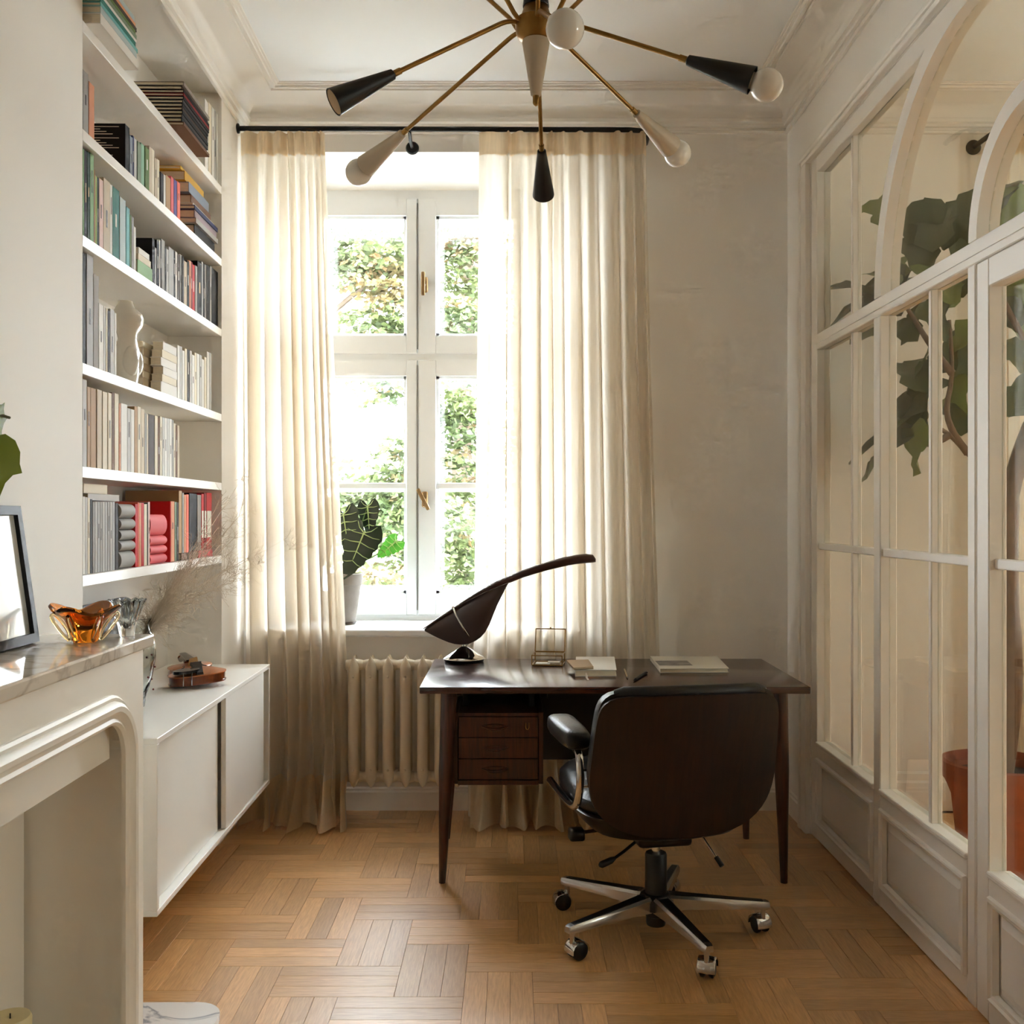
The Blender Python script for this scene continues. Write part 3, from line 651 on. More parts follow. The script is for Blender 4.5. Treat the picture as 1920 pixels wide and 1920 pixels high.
obj('body', MB().loft(rings), cer_m, tv, smooth=60)
obj('hip', MB().sphere((uc+.02, vc+.022, zs+.09), .033, sc=(.9, .9, 1.6)).sphere((uc+.02, vc-.02, zs+.09), .033, sc=(.9, .9, 1.6)), cer_m, tv, smooth=60)
left(tv)
# ------------------------------------------------------------------ fireplace
fp = thing('fireplace_surround', (-1.04, 1.6, 0), 'off-white fireplace surround with rounded moulded opening', 'fireplace')
UJ, VE, ZM = -.905, 2.65, 1.0395
v_mid = 1.55; AV, AZ, AR = 2.57, .96, .15
def arch_path(v, z, r, n=10):
    """one half, from the foot of the right jamb up and over to the middle"""
    pts = [(v, 0)]+[(v-r+r*math.cos(math.pi/2*i/n), z-r+r*math.sin(math.pi/2*i/n)) for i in range(n+1)]+[(v_mid, z)]
    return pts
full = lambda v, z, r: arch_path(v, z, r)+[(2*v_mid-a, b) for a, b in reversed(arch_path(v, z, r)[:-1])]
outer = [(VE, 0), (VE, ZM), (2*v_mid-VE, ZM), (2*v_mid-VE, 0)]
inner = full(AV-.03, AZ-.03, AR)
# front plate with the arched hole: strip between arch path and outline
m = MB(); ip = inner; n = len(ip)
def outp(i):
    a, b = ip[i]
    if b < AZ-.03-AR+1e-6: return ((VE if a > v_mid else 2*v_mid-VE), b)
    k = (b-(AZ-.03-AR))/AR if abs(a-v_mid) > AV-.03-v_mid-AR-1e-6 and b < AZ-.03-1e-6 else None
    if k is not None and b < AZ-.032:
        return ((VE if a > v_mid else 2*v_mid-VE), AZ-.03-AR+(ZM-(AZ-.03-AR))*k)
    return (a if abs(a-v_mid) < AV-.03-AR-v_mid+.01 and abs(a-v_mid) > .01 else (a if abs(a-v_mid) < .01 else (VE if a > v_mid else 2*v_mid-VE)), ZM)
for side in (0, 1):
    rows = []
    for dpt in ((UJ), (-1.17)):
        rows.append([(dpt, a, b) for a, b in ip])
ring_out = [outp(i) for i in range(n)]
m.grid([[(UJ, a, b) for a, b in ip], [(UJ, a, b) for a, b in ring_out]])
m.grid([[(UJ, a, b) for a, b in ip], [(-1.168, a, b) for a, b in ip]])
m.box(-1.168, VE-.001, 0, UJ, VE, ZM); m.box(-1.168, 2*v_mid-VE, 0, UJ, 2*v_mid-VE+.001, ZM); m.box(-1.168, 2*v_mid-VE, ZM-.002, UJ, VE, ZM)
fpm = mat('mantel_paint', (236, 230, 219), .45)
obj('front', m, fpm, fp)
# three-bead moulding following the arch
mp = [(.000,-.034),(.010,-.034),(.016,-.026),(.012,-.018),(.014,-.010),(.024,-.002),(.026,.010),(.018,.020),(.010,.022),(.012,.030),(.006,.036),(.0,.036)]
base = full(AV-.038, AZ-.038, AR-.02); rings = []
for i in range(len(base)):
    a = Vector(base[max(i-1, 0)]); b = Vector(base[min(i+1, len(base)-1)]); t = (b-a).normalized(); nn = Vector((t.y, -t.x))
    rings.append([(UJ+h, base[i][0]+nn.x*w, base[i][1]+nn.y*w) for h, w in mp])
obj('moulding', MB().loft(rings), fpm, fp, smooth=40)
obj('lintel', MB().box(-1.168, 2*v_mid-2.5, .79, UJ-.03, 2.5, .93), fpm, fp)
obj('fire_back', MB().box(-1.171, 2*v_mid-2.52, 0, -1.15, 2.52, .8), fpm, fp)
slab = MB().bbox(-1.171, 2*v_mid-2.68, ZM, -.886, 2.68, ZM+.032, .005, 2)
obj('mantel_shelf', slab, marble_m, fp)
left(fp)
m = MB(); c_ = [(-1.165, .25)]+[(-.75-.08+.08*math.cos(math.radians(a)), .33+.08*math.sin(math.radians(a))) for a in range(-90, 1, 15)]+[(-.75-.08+.08*math.cos(math.radians(a)), 2.875-.08+.08*math.sin(math.radians(a))) for a in range(0, 91, 15)]+[(-1.165, 2.875)]
m.prism(c_, .0005, .02, lambda a, b, d: (a, b, d)); hb = obj('hearth_slab', m, hearth_m); tag(hb, 'grey-veined marble hearth slab on the floor before the fireplace', 'hearth'); left(hb)
ca = thing('pillar_candle', (-1.08, 2.30, .0205), 'cream pillar candle standing in the fireplace opening', 'candle')
obj('wax', MB().lathe([(.044,0),(.045,.004),(.045,.235),(.042,.243),(.02,.243),(.0,.238)], (-1.08, 2.30, .0205), 24), mat('candle_wax', (226, 214, 170), .45), ca, smooth=45)
obj('wick', MB().tube([(-1.08, 2.30, .25), (-1.08, 2.30, .27)], .0015, 6), black_m, ca)
left(ca)
ZMS = ZM+.0322
# ------------------------------------------------------------------ on the mantel: frame, amber bowl, frilled dish, branch
pf = thing('picture_frame', (-1.14, 2.2, ZMS), 'black picture frame leaning on the wall above the mantel', 'picture frame')
lean = math.atan2(.045, .32)
def pfp(a, h, d):     # along the wall, up the frame, out of its face
    return (-1.122-h*math.sin(lean)+d*math.cos(lean), a, ZMS+.001+h*math.cos(lean)+d*math.sin(lean))
def pbox(m, a0, a1, h0, h1, d0, d1):
    vs = [pfp(a, h, d) for d in (d0, d1) for h in (h0, h1) for a in (a0, a1)]
    m.add(vs, [(0,1,3,2),(4,6,7,5),(0,4,5,1),(2,3,7,6),(0,2,6,4),(1,5,7,3)])
A0, A1, H = 2.02, 2.495, .33
for (a0, a1, h0, h1) in ((A0, A1, 0, .022), (A0, A1, H-.022, H), (A0, A0+.022, .022, H-.022), (A1-.022, A1, .022, H-.022)):
    m = MB(); pbox(m, a0, a1, h0, h1, 0, .022); obj('frame_bar', m, mat('black_frame', (20, 19, 18), .55), pf)
m = MB(); pbox(m, A0+.02, A1-.02, .02, H-.02, .002, .005); obj('print', m, mat('pale_print', (206, 198, 186), .7, var=.12, scale=5), pf)
m = MB(); pbox(m, A0+.02, A1-.02, .02, H-.02, .010, .0115); obj('glazing', m, mat('picture_glazing', (230, 230, 226), .03, trans=0, spec=.8, coat=1, var=.06, scale=3), pf)
left(pf)
amb = mat('amber_glass', (226, 132, 34), .02, trans=1, ior=1.42)
amb2 = mat('clear_amber_glass', (248, 226, 180), .02, trans=1, ior=1.45)
ab = thing('amber_glass_bowl', (-.997, 2.51, ZMS), 'amber glass bowl with wavy rim and looped sides', 'bowl')
c = Vector((-.997, 2.51, ZMS+.0005)); n = 64
def ring_r(r, z, wave, lift):
    return [(c.x+(r+wave*math.cos(4*t+.6))*math.cos(t), c.y+(r+wave*math.cos(4*t+.6))*math.sin(t), c.z+z+lift*math.cos(4*t+.6)) for t in [2*math.pi*j/n for j in range(n)]]
rings = [ring_r(r, z, w, l) for r, z, w, l in [(a*.92, b, c__*.7, d__) for a, b, c__, d__ in ((.002,.0,0,0),(.03,.0,0,0),(.034,.006,.001,0),(.036,.02,.003,0),(.044,.04,.006,.001),(.058,.058,.010,.003),(.074,.070,.014,.006),(.084,.076,.016,.009),(.087,.080,.017,.010),(.084,.083,.016,.010),(.072,.078,.014,.007),(.054,.066,.009,.003),(.036,.05,.004,0),(.022,.036,.001,0),(.002,.03,0,0))]]
obj('bowl_body', MB().loft(rings), amb, ab, smooth=60)
for k in range(6):
    t = 2*math.pi*k/6+.35
    pts = [(.036,.004),(.052,.022),(.068,.046),(.076,.064),(.068,.068),(.052,.050),(.038,.026),(.034,.01)]
    path = smooth_path([(c.x+r*math.cos(t), c.y+r*math.sin(t), c.z+z) for r, z in pts]+[(c.x+.036*math.cos(t), c.y+.036*math.sin(t), c.z+.004)], 3)
    obj('loop', MB().tube(path, .0042, 8), amb2, ab, smooth=60)
left(ab)
fd = thing('frilled_glass_dish', (-.94, 2.635, ZMS), 'clear glass dish with scalloped frilled rim behind the amber bowl', 'dish')
c = Vector((-.94, 2.632, ZMS+.0005)); clear = mat('clear_glass', (244, 246, 244), .03, trans=1, ior=1.4)
def rr2(r, z, w, k=14): return [(c.x+(r+w*math.cos(k*t))*math.cos(t), c.y+(r+w*math.cos(k*t))*math.sin(t), c.z+z+w*.6*math.sin(k*t)) for t in [2*math.pi*j/84 for j in range(84)]]
obj('dish_body', MB().loft([rr2(*a) for a in ((.018,0,0),(.02,.01,0),(.026,.04,.001),(.036,.07,.0025),(.043,.09,.004),(.0445,.092,.004),(.041,.09,.004),(.034,.072,.0025),(.022,.044,.001),(.004,.02,0))]), clear, fd, smooth=60)
left(fd)
# leafy branch in a vase just outside the frame, two leaves hang into it
lb = thing('leafy_branch', (-1.02, 1.9, ZMS), 'yellow-green leafy twig reaching in from the left edge', 'plant')
gl = leaf_mat('young_leaf', (120, 132, 36), (84, 104, 30), .3)
obj('vase', MB().lathe([(.04,0),(.055,.03),(.06,.09),(.04,.17),(.028,.2),(.032,.22),(.026,.22),(.03,.16),(.01,.02)], (-1.02, 1.9, ZMS+.0005), 24), mat('grey_ceramic', (150, 148, 142), .3), lb, smooth=50)
obj('stem', MB().tube(smooth_path([(-1.02, 1.9, ZMS+.05), (-1.03, 1.95, 1.36), (-1.03, 2.05, 1.50), (-1.03, 2.12, 1.58), (-1.02, 2.17, 1.585)]), .003, 6), mat('twig', (92, 84, 44), .7), lb)
def maple_leaf(size):
    o = [(0,0),(.18,-.02),(.38,.1),(.47,.3),(.45,.5),(.5,.66),(.3,.68),(.14,.8),(.02,1.05),(-.12,.82),(-.3,.7),(-.48,.68),(-.46,.5),(-.48,.3),(-.36,.1),(-.16,-.02)]
    return [(a*size, b*size) for a, b in o]
def flat_leaf(poly, pos, tip, side, m, parent, name='leaf', bend=.15):
    tip = Vector(tip).normalized(); side = (Vector(side)-tip*Vector(side).dot(tip)).normalized(); nrm = tip.cross(side); pos = Vector(pos)
    n = len(poly); ctr = (sum(p[0] for p in poly)/n, sum(p[1] for p in poly)/n)
    L = max(abs(p[1]) for p in poly)
    def at(a, b): return pos+side*a+tip*b+nrm*(abs(a)*.35*bend*2-bend*L*(b/L)**2*.6)
    o = MB(); o.add([at(*ctr)]+[at(*p) for p in poly], [(0, 1+i, 1+(i+1) % n) for i in range(n)])
    return obj(name, o, m, parent, smooth=60)
L1 = UV(14, 852, -1.03); L2 = UV(0, 800, -1.03)
for pos, tip, sz in (((-1.03, 2.135, 1.545), (.05, .1, -1), .125), ((-1.03, 2.1, 1.57), (.1, .9, .15), .075), ((-1.03, 2.0, 1.56), (.1, -.2, 1), .1), ((-1.03, 1.97, 1.42), (.3, -.6, .3), .11)):
    flat_leaf(maple_leaf(sz), pos, tip, (.25, 1, .1) if abs(tip[2]) > .6 else (.2, 0, 1), gl, lb)
left(lb)
# ------------------------------------------------------------------ cabinet top: vase with dried twigs, leaning picture, violin
ZC = ZT+.0006
lp = thing('leaning_picture', (-1.37, 3.5, ZC), 'dark framed picture leaning in the niche above the cabinet', 'picture frame')
m = MB()
def lpp(a, h, d): return (-1.352-h*.1+d, a, ZC+h)
def lbox(m, a0, a1, h0, h1, d0, d1):
    m.add([lpp(a, h, d) for d in (d0, d1) for h in (h0, h1) for a in (a0, a1)], [(0,1,3,2),(4,6,7,5),(0,4,5,1),(2,3,7,6),(0,2,6,4),(1,5,7,3)])
for q in ((3.1, 3.82, 0, .03), (3.1, 3.82, .305, .335), (3.1, 3.13, .03, .305), (3.79, 3.82, .03, .305)):
    m = MB(); lbox(m, *q, 0, .02); obj('frame_bar', m, blackmetal_m, lp)
m = MB(); lbox(m, 3.13, 3.79, .03, .305, .004, .01); obj('print', m, mat('charcoal_print', (70, 68, 64), .5, var=.3, scale=9), lp)
left(lp)
dv = thing('glass_vase', (-1.19, 3.42, ZC), 'clear glass vase on the cabinet half hidden behind the mantel', 'vase')
cv_ = (-1.19, 3.42, ZC)
obj('vase_body', MB().lathe([(.022,0),(.026,.004),(.03,.03),(.05,.1),(.062,.17),(.06,.22),(.045,.26),(.04,.28),(.048,.295),(.045,.296),(.036,.28),(.041,.26),(.056,.22),(.058,.17),(.046,.1),(.02,.03),(.004,.02)], cv_, 32), clear, dv, smooth=60)
sp = mat('vase_flecks', (120, 40, 40), .3)
m = MB()
for k in range(16):
    a = k*2.4; zz = .06+.009*k; r_ = .048+.01*math.sin(zz*14); m.sphere((cv_[0]+r_*math.cos(a), cv_[1]+r_*math.sin(a), ZC+zz), .0035, 6, 4)
obj('fleck', m, sp, dv)
left(dv)
db = thing('dried_twigs', (-1.19, 3.42, ZC+.03), 'airy bunch of dried pale twigs spreading from the glass vase', 'dried flowers')
rt = random.Random(11); tw = MB(); main = []
tm = mat('dried_twig', (214, 202, 184), .8)
for i in range(20):
    a = rt.uniform(-.35, .95); sp_ = rt.uniform(.12, .62)
    tipv = Vector((-1.19+rt.uniform(-.08, .30)+(.10 if i % 5 == 0 else 0), 3.42+sp_*math.cos(a)*1.15-.08+(.3 if i % 5 == 0 else 0), 1.06+sp_*(.25+.55*rt.random())-.02))
    if tipv.z > 1.13: tipv.x = max(tipv.x, -1.10+.05*rt.random())
    p0 = Vector((-1.19, 3.42, ZC+.03)); p1 = Vector((-1.19+rt.uniform(-.01, .01), 3.42+rt.uniform(-.01, .01), 1.035))
    path = bez(p0, p1, p1+Vector((.07, .02, .03)), tipv, 10)
    obj('stem', MB().tube(path, [.0014]*6+[.0010]*5, 4), tm, db)
    for k in range(4, 11):
        for q in range(7):
            b0 = path[k]; d = (tipv-p1).normalized()
            d = (d+Vector((rt.uniform(-.9, .9), rt.uniform(-.9, .9), rt.uniform(-.9, .9)))).normalized(); l = rt.uniform(.03, .10)
            if b0.z > 1.1: d.x = abs(d.x)*.8; d.normalize()
            e = b0+d*l; mid = b0+d*l*.5+Vector((rt.uniform(-.01, .01), rt.uniform(-.01, .01), rt.uniform(-.005, .015)))
            tw.tube([b0, mid, e], [.0006, .0005, .0004], 3, cap=False)
            for w in range(3):
                s0 = mid.lerp(e, rt.random()); d2 = (d+Vector((rt.uniform(-1.1, 1.1), rt.uniform(-1.1, 1.1), rt.uniform(-1.1, 1.1)))).normalized()
                tw.tube([s0, s0+d2*rt.uniform(.012, .035)], .0004, 3, cap=False)
for q in range(26):   # long sprays on the right side
    pass
tag(obj('fine_twigs', tw, tm, db), kind='stuff')
left(db)
# violin
vi = thing('violin', (-1.105, 3.95, ZC), 'brown violin lying on its back on the white cabinet', 'violin')
vm = mat('violin_varnish', (122, 58, 22), .25, var=.2, scale=8, stretch=(3, 12, 3), coat=.5); vt = mat('violin_top', (176, 98, 44), .28, var=.15, scale=6, stretch=(20, 2, 2), coat=.5)
half = [(0,.0),(.05,.004),(.085,.02),(.1035,.06),(.1,.1),(.083,.128),(.078,.14),(.062,.155),(.055,.18),(.057,.205),(.07,.225),(.074,.235),(.083,.26),(.082,.3),(.065,.335),(.035,.352),(0,.356)]
hp = smooth_path([(a, b, 0) for a, b in half], 3)
outl = [(p.x, p.y) for p in hp]+[(-p.x, p.y) for p in reversed(hp[1:-1])]
va = math.radians(24); vo = Vector((-1.085, 3.79, ZC+.006)); tilt = math.radians(4)
def vp(a, b, h):
    x, y = a, b; z = h+x*math.sin(tilt)+.008
    return (vo.x+x*math.cos(va)-y*math.sin(va), vo.y+x*math.sin(va)+y*math.cos(va), vo.z+z)
m = MB(); m.prism([(a*.97, b*.985+.003) for a, b in outl], .003, .031, vp); m.prism(outl, 0, .004, vp); obj('body', m, vm, vi, smooth=30)
rings = []
for sc, h in ((1, .031), (1, .0345), (.9, .037), (.6, .043), (.25, .046), (.02, .0465)):
    rings.append([vp(a*sc, .17+(b-.17)*sc, h) for a, b in outl])
obj('top_plate', MB().loft(rings), vt, vi, smooth=50)
for s in (-1, 1):
    obj('sound_hole', MB().tube([vp(s*x, y, .0445-.02*x*x*12) for x, y in ((.036,.205),(.032,.21),(.03,.2),(.035,.18),(.042,.16),(.046,.152),(.043,.147))], .002, 6), black_m, vi)
def vbox(m, a0, a1, b0, b1, h0, h1): m.add([vp(a, b, h) for h in (h0, h1) for b in (b0, b1) for a in (a0, a1)], [(0,1,3,2),(4,6,7,5),(0,4,5,1),(2,3,7,6),(0,2,6,4),(1,5,7,3)])
m = MB(); m.add([vp(*p) for p in ((-.02,.185,.046),(.02,.185,.046),(.014,.185,.078),(-.014,.185,.074),(-.02,.191,.046),(.02,.191,.046),(.012,.189,.078),(-.012,.189,.074))], [(0,1,2,3),(7,6,5,4),(0,4,5,1),(1,5,6,2),(2,6,7,3),(3,7,4,0)]); obj('bridge', m, mat('maple_bridge', (206, 168, 112), .5), vi)
m = MB(); m.add([vp(*p) for p in ((-.012,.0,.038),(.012,.0,.038),(.022,.12,.06),(-.022,.12,.06),(-.01,.0,.046),(.01,.0,.046),(.02,.12,.069),(-.02,.12,.069))], [(3,2,1,0),(4,5,6,7),(0,1,5,4),(1,2,6,5),(2,3,7,6),(3,0,4,7)]); obj('tailpiece', m, black_m, vi)
m = MB(); m.prism([(a, b) for a, b in arc((-.045, .045), .048, 0, 360, 20)[:-1]], .045, .056, lambda a, b, d: vp(a, b*.8, d)); cr_ = obj('chin_rest', m, mat('ebony', (22, 19, 18), .2, coat=.4), vi, smooth=40)
m = MB()
for q in (-.06, -.03): m.tube([vp(q, -.003, -.001), vp(q, -.003, .05)], .0017, 6)
obj('clamp', m, chrome_m, cr_)
m = MB(); m.add([vp(*p) for p in ((-.019,.24,.056),(.019,.24,.056),(.012,.5,.05),(-.012,.5,.05),(-.019,.24,.062),(.019,.24,.062),(.012,.5,.057),(-.012,.5,.057))], [(3,2,1,0),(4,5,6,7),(0,1,5,4),(1,2,6,5),(2,3,7,6),(3,0,4,7)]); obj('fingerboard', m, MATS['ebony'], vi)
obj('neck', MB().tube([vp(0, .345, .03), vp(0, .37, .04), vp(0, .42, .042), vp(0, .49, .04), vp(0, .53, .03), vp(0, .555, .022), vp(0, .565, .03)], [.016, .013, .012, .011, .010, .011, .012], 10), vm, vi, smooth=60)
for s in (-1.5, -.5, .5, 1.5): obj('string', MB().tube([vp(s*.008, .115, .068), vp(s*.009, .187, .079), vp(s*.004, .5, .059)], .0004, 4), steel_m, vi)
left(vi)
# ------------------------------------------------------------------ desk
ZD = .746
dk = thing('writing_desk', (.42, 4.15, 0), 'dark rosewood writing desk with a hanging drawer unit', 'desk')
DX0, DX1, DY0, DY1 = -.342, 1.103, 3.78, 4.525
obj('desktop', MB().bbox(DX0, DY0, ZD-.026, DX1, DY1, ZD, .004, 2), rose_m, dk, smooth=40)
def leg(xt, yt, xb, yb_, rt=.03, rb_=.013, zt=ZD-.027):
    m = MB(); rings = []
    for z, r in ((zt, rt), (zt-.3, rt*.92), (.0, rb_)):
        k = 1-z/zt; x = xt+(xb-xt)*k; y = yt+(yb_-yt)*k
        rings.append([(x+r*math.cos(a)*(1 if abs(math.cos(a)) > .9 else .95), y+r*math.sin(a), z) for a in [2*math.pi*j/16 for j in range(16)]])
    obj('leg', m.loft(rings), rosev_m, dk, smooth=50)
leg(-.238, 3.87, -.262, 3.846); leg(1.012, 3.87, 1.022, 3.846); leg(-.238, 4.36, -.278, 4.372); leg(.985, 4.36, 1.0, 4.372)
# pedestal
px0, px1, py0, py1, pz0, pz1 = -.222, .118, 3.86, 4.31, .363, .634
dr = obj('drawer_case', MB().bbox(px0, py0+.012, pz0, px0+.018, py1, pz1, .002, 1).bbox(px1-.018, py0+.012, pz0, px1, py1, pz1, .002, 1).box(px0+.018, py0+.014, pz0+.002, px1-.018, py1-.001, pz0+.02).box(px0+.018, py0+.014, pz1-.02, px1-.018, py1-.001, pz1-.002).box(px0+.018, py1-.014, pz0+.02, px1-.018, py1-.002, pz1-.02), rosev_m, dk)
obj('case_rim', MB().box(px0+.018, py0, pz1-.012, px1-.018, py0+.014, pz1), rosev_m, dk); obj('case_rim', MB().box(px0+.018, py0, pz0, px1-.018, py0+.014, pz0+.016), rosev_m, dk)
hz = (pz1-.014-(pz0+.018))/3
for k in range(3):
    a = pz0+.018+k*hz
    d = obj('drawer', MB().bbox(px0+.02, py0+.004, a+.0012, px1-.02, py0+.022, a+hz-.0012, .0015, 1), rosev_m, dk)
    xc = (px0+px1)/2-.012; zc = a+hz*.55
    lip = MB(); path = [(xc-.05+.1*t, py0+.001, zc+.012*math.sin(math.pi*t)*(-1)) for t in [i/12 for i in range(13)]]
    lip.tube(path, [.002+.004*math.sin(math.pi*i/12) for i in range(13)], 8)
    path = [(xc-.05+.1*t, py0+.003, zc+.007*math.sin(math.pi*t)) for t in [i/12 for i in range(13)]]
    lip.tube(path, [.001+.0015*math.sin(math.pi*i/12) for i in range(13)], 6)
    obj('finger_pull', lip, rosev_m, d, smooth=60)
    if k == 2:
        xl_ = px1-.06; obj('lock', MB().tube([(xl_-.006, py0+.003, zc+.012), (xl_-.006, py0+.003, zc-.006), (xl_-.004, py0+.003, zc-.011), (xl_, py0+.003, zc-.013), (xl_+.004, py0+.003, zc-.011), (xl_+.006, py0+.003, zc-.006), (xl_+.006, py0+.003, zc+.012)], .0013, 6), brass_m, d)
obj('hanger', MB().box(px0+.03, 4.0, pz1, px0+.05, 4.2, ZD-.026).box(px1-.05, 4.0, pz1, px1-.03, 4.2, ZD-.026), black_m, dk)
m = MB()
for z in (.70, .60, .41): m.tube([(-.225, 3.885, z), (-.208, 3.885, z)] if z < .65 else [(-.225, 3.885, z), (-.19, 3.885, z)], .006, 8)
obj('spacer_pin', m, black_m, dk)
obj('back_panel', MB().bbox(-.25, 4.335, .345, 1.0, 4.35, ZD-.027, .002, 1), black_m, dk)
obj('apron', MB().box(px1+.02, 4.0, ZD-.08, .99, 4.02, ZD-.027), black_m, dk)
# ------------------------------------------------------------------ desk lamp
Y0 = 4.443; S_ = Y0/F
dl = thing('desk_lamp', (-.208, Y0, ZD), 'brown leaf-shaped desk lamp with chrome arm and base', 'lamp')
def L(px, py, dy=0): return Vector(((px-960)*S_, Y0+dy, CH-(py-HZ)*S_))
lm = mat('brown_enamel', (66, 38, 30), .38, coat=.2); lm2 = mat('brown_enamel_shade', (50, 27, 22), .5)
top = [(793,1178),(818,1159),(845,1140),(872,1121),(900,1104),(925,1090),(950,1080),(975,1069),(1000,1060),(1025,1052),(1050,1045),(1075,1040),(1095,1038),(1108,1040),(1115,1047)]
th = [2,7,10,12,13,14,14,15,16,17,18,18,18,15,7]; wd = [.002,.012,.016,.018,.019,.019,.018,.018,.019,.021,.024,.027,.028,.026,.01]
rings = []
for (x, y), t, w in zip(top, th, wd):
    c = L(x+t*.25, y+t*.5); r = t*.5*S_
    rings.append([c+Vector((.0, w*math.cos(a), r*math.sin(a)*1.0)) for a in [2*math.pi*j/14 for j in range(14)]])
obj('spine_arm', MB().loft(rings), lm, dl, smooth=60)
sp = [(796,1180),(818,1166),(845,1148),(872,1130),(900,1114),(928,1100),(953,1090)]
hang = [3,28,56,72,68,32,3]; bul = [.004,.045,.075,.088,.08,.05,.006]
def leafgrid(off):
    G = []
    pts = smooth_path([(a, b, 0) for a, b in sp], 3); hs = smooth_path([(h, bq, 0) for h, bq in zip(hang, bul)], 3)
    for p, q in zip(pts, hs):
        row = []
        for k in range(-8, 9):
            f = k/8; row.append(L(p.x+abs(f)**1.6*q.x*.16, p.y+abs(f)**1.5*q.x*.99-off*300, -math.sin(f*math.pi*.5)*(q.y-off)))
        G.append(row)
    return G
obj('leaf_shade', MB().shell(leafgrid(0), leafgrid(.003)), lm2, dl, smooth=60)
m = MB(); m.tube(smooth_path([L(851,1137,-.05), L(857,1149,-.088), L(868,1168,-.102), L(879,1186,-.092), L(886,1196,-.05), L(880,1205,-.01), L(870,1211,0), L(867,1220,0)], 3), .0042, 10)
arm = obj('bracket', m, chrome_m, dl, smooth=60)
obj('pivot_knob', MB().sphere(L(851,1137,-.052), .007), chrome_m, arm, smooth=60); obj('joint', MB().tube([L(884,1195,-.014), L(884,1195,.014)], .012, 14), mat('copper_joint', (120, 70, 50), .3, metal=.6), arm, smooth=40)
obj('trim_wire', MB().tube([L(851,1138,-.05), L(880,1124,-.055), L(910,1109,-.045), L(954,1092,-.02)], .0011, 6), chrome_m, dl)
bc = (-.208, Y0, ZD+.0005)
obj('base', MB().lathe([(.088,.0105),(.0925,.013),(.09,.017),(.07,.03),(.045,.045),(.02,.06),(.009,.066),(.008,.075)], bc, 48), chrome_m, dl, smooth=35)
obj('base_ring', MB().lathe([(.084,0),(.085,.002),(.087,.0105)], bc, 48), black_m, dl, smooth=35)
# ------------------------------------------------------------------ brass-edged glass box
gb = thing('glass_box', (.155, 4.35, ZD), 'small brass-edged glass box with open lid on the desk', 'box')
gx0, gx1, gy0, gy1, gz0, gz1 = .062, .062+.128, 4.300, 4.420, ZD+.0005, ZD+.044
rotb = math.radians(-8); gc = Vector((.155, 4.36, 0))
def G(x, y, z): d = Vector((x-.126, y-4.36, 0)); return (gc.x+d.x*math.cos(rotb)-d.y*math.sin(rotb), gc.y+d.x*math.sin(rotb)+d.y*math.cos(rotb), z)
m = MB(); r_ = .0024
cs = [(gx0,gy0),(gx1,gy0),(gx1,gy1),(gx0,gy1)]
for i in range(4):
    a, b = cs[i], cs[(i+1) % 4]
    for z in (gz0+.003, gz1): m.tube([G(*a, z), G(*b, z)], r_, 6)
    m.tube([G(*a, gz0+.002), G(*a, gz1)], r_, 6)
obj('brass_frame', m, brass_m, gb)
m = MB().prism([(gx0,gy0),(gx1,gy0),(gx1,gy1),(gx0,gy1)], gz0+.0005, gz0+.0025, lambda a, b, d: G(a, b, d)); obj('base_plate', m, mat('mirror_base', (170, 140, 90), .2, metal=.8), gb)
m = MB()
for i in range(4):
    a, b = cs[i], cs[(i+1) % 4]; m.add([G(*a, gz0+.003), G(*b, gz0+.003), G(*b, gz1), G(*a, gz1)], [(0,1,2,3)])
obj('glass_side', m, glass_m, gb)
def lid(t, s): x = gx0+(gx1-gx0)*t; return G(x, gy1+s*.03, gz1+.002+s*.094)
lo = MB()
for a, b in (((0,0),(1,0)),((1,0),(1,1)),((1,1),(0,1)),((0,1),(0,0))): lo.tube([lid(*a), lid(*b)], .0025, 6)
lo.sphere(lid(.5, 1.04), .004, 8, 6); ld = obj('lid', lo, brass_m, gb)
obj('lid_glass', MB().add([lid(0,0), lid(1,0), lid(1,1), lid(0,1)], [(0,1,2,3)]), glass_m, ld)
for k, (a, b, w, h, c, lab) in enumerate(((.075,4.315,.06,.05,'white','white card lying in the glass box, left'), (.125,4.33,.05,.045,'light grey','pale grey card lying in the glass box, right'))):
    z = gz0+.003+.0008
    tag(obj('card', MB().prism([(a,b),(a+w,b),(a+w,b+h),(a,b+h)], z+k*.004, z+k*.004+.004, lambda p, q, d: G(p, q, d)), bm_(c)), lab, 'card', 'cards in the glass box')
# ------------------------------------------------------------------ books, notebook and pens on the desk
def dbook(name, label, corners, z0, th, cover, pg=True, cat='book'):
    r = thing(name, (sum(c[0] for c in corners)/4, sum(c[1] for c in corners)/4, z0), label, cat)
    cx = sum(c[0] for c in corners)/4; cyy = sum(c[1] for c in corners)/4; t = min(.0025, th*.25)
    obj('cover', MB().prism(corners, z0, z0+t, lambda a, b, d: (a, b, d)).prism(corners, z0+th-t, z0+th, lambda a, b, d: (a, b, d)).prism([corners[0], [corners[0][i]*.985+corners[1][i]*.015 for i in (0,1)], [corners[3][i]*.985+corners[2][i]*.015 for i in (0,1)], corners[3]], z0+t, z0+th-t, lambda a, b, d: (a, b, d)), cover, r)
    obj('pages', MB().prism([(cx+(c[0]-cx)*.965, cyy+(c[1]-cyy)*.965) for c in corners], z0+t, z0+th-t, lambda a, b, d: (a, b, d)), page_m, r)
    return r
def DP(px, py, z=ZD): Y = (CH-z)*F/(py-HZ); return ((px-960)*Y/F, Y)
zb = ZD+.0006
wb = dbook('hardback', 'thick white hardback with ribbon lying on the desk', [DP(1078,1269), DP(1156,1268.5), DP(1152,1243), DP(1080,1243)], zb, .026, mat('white_cover', (216, 212, 204), .5))
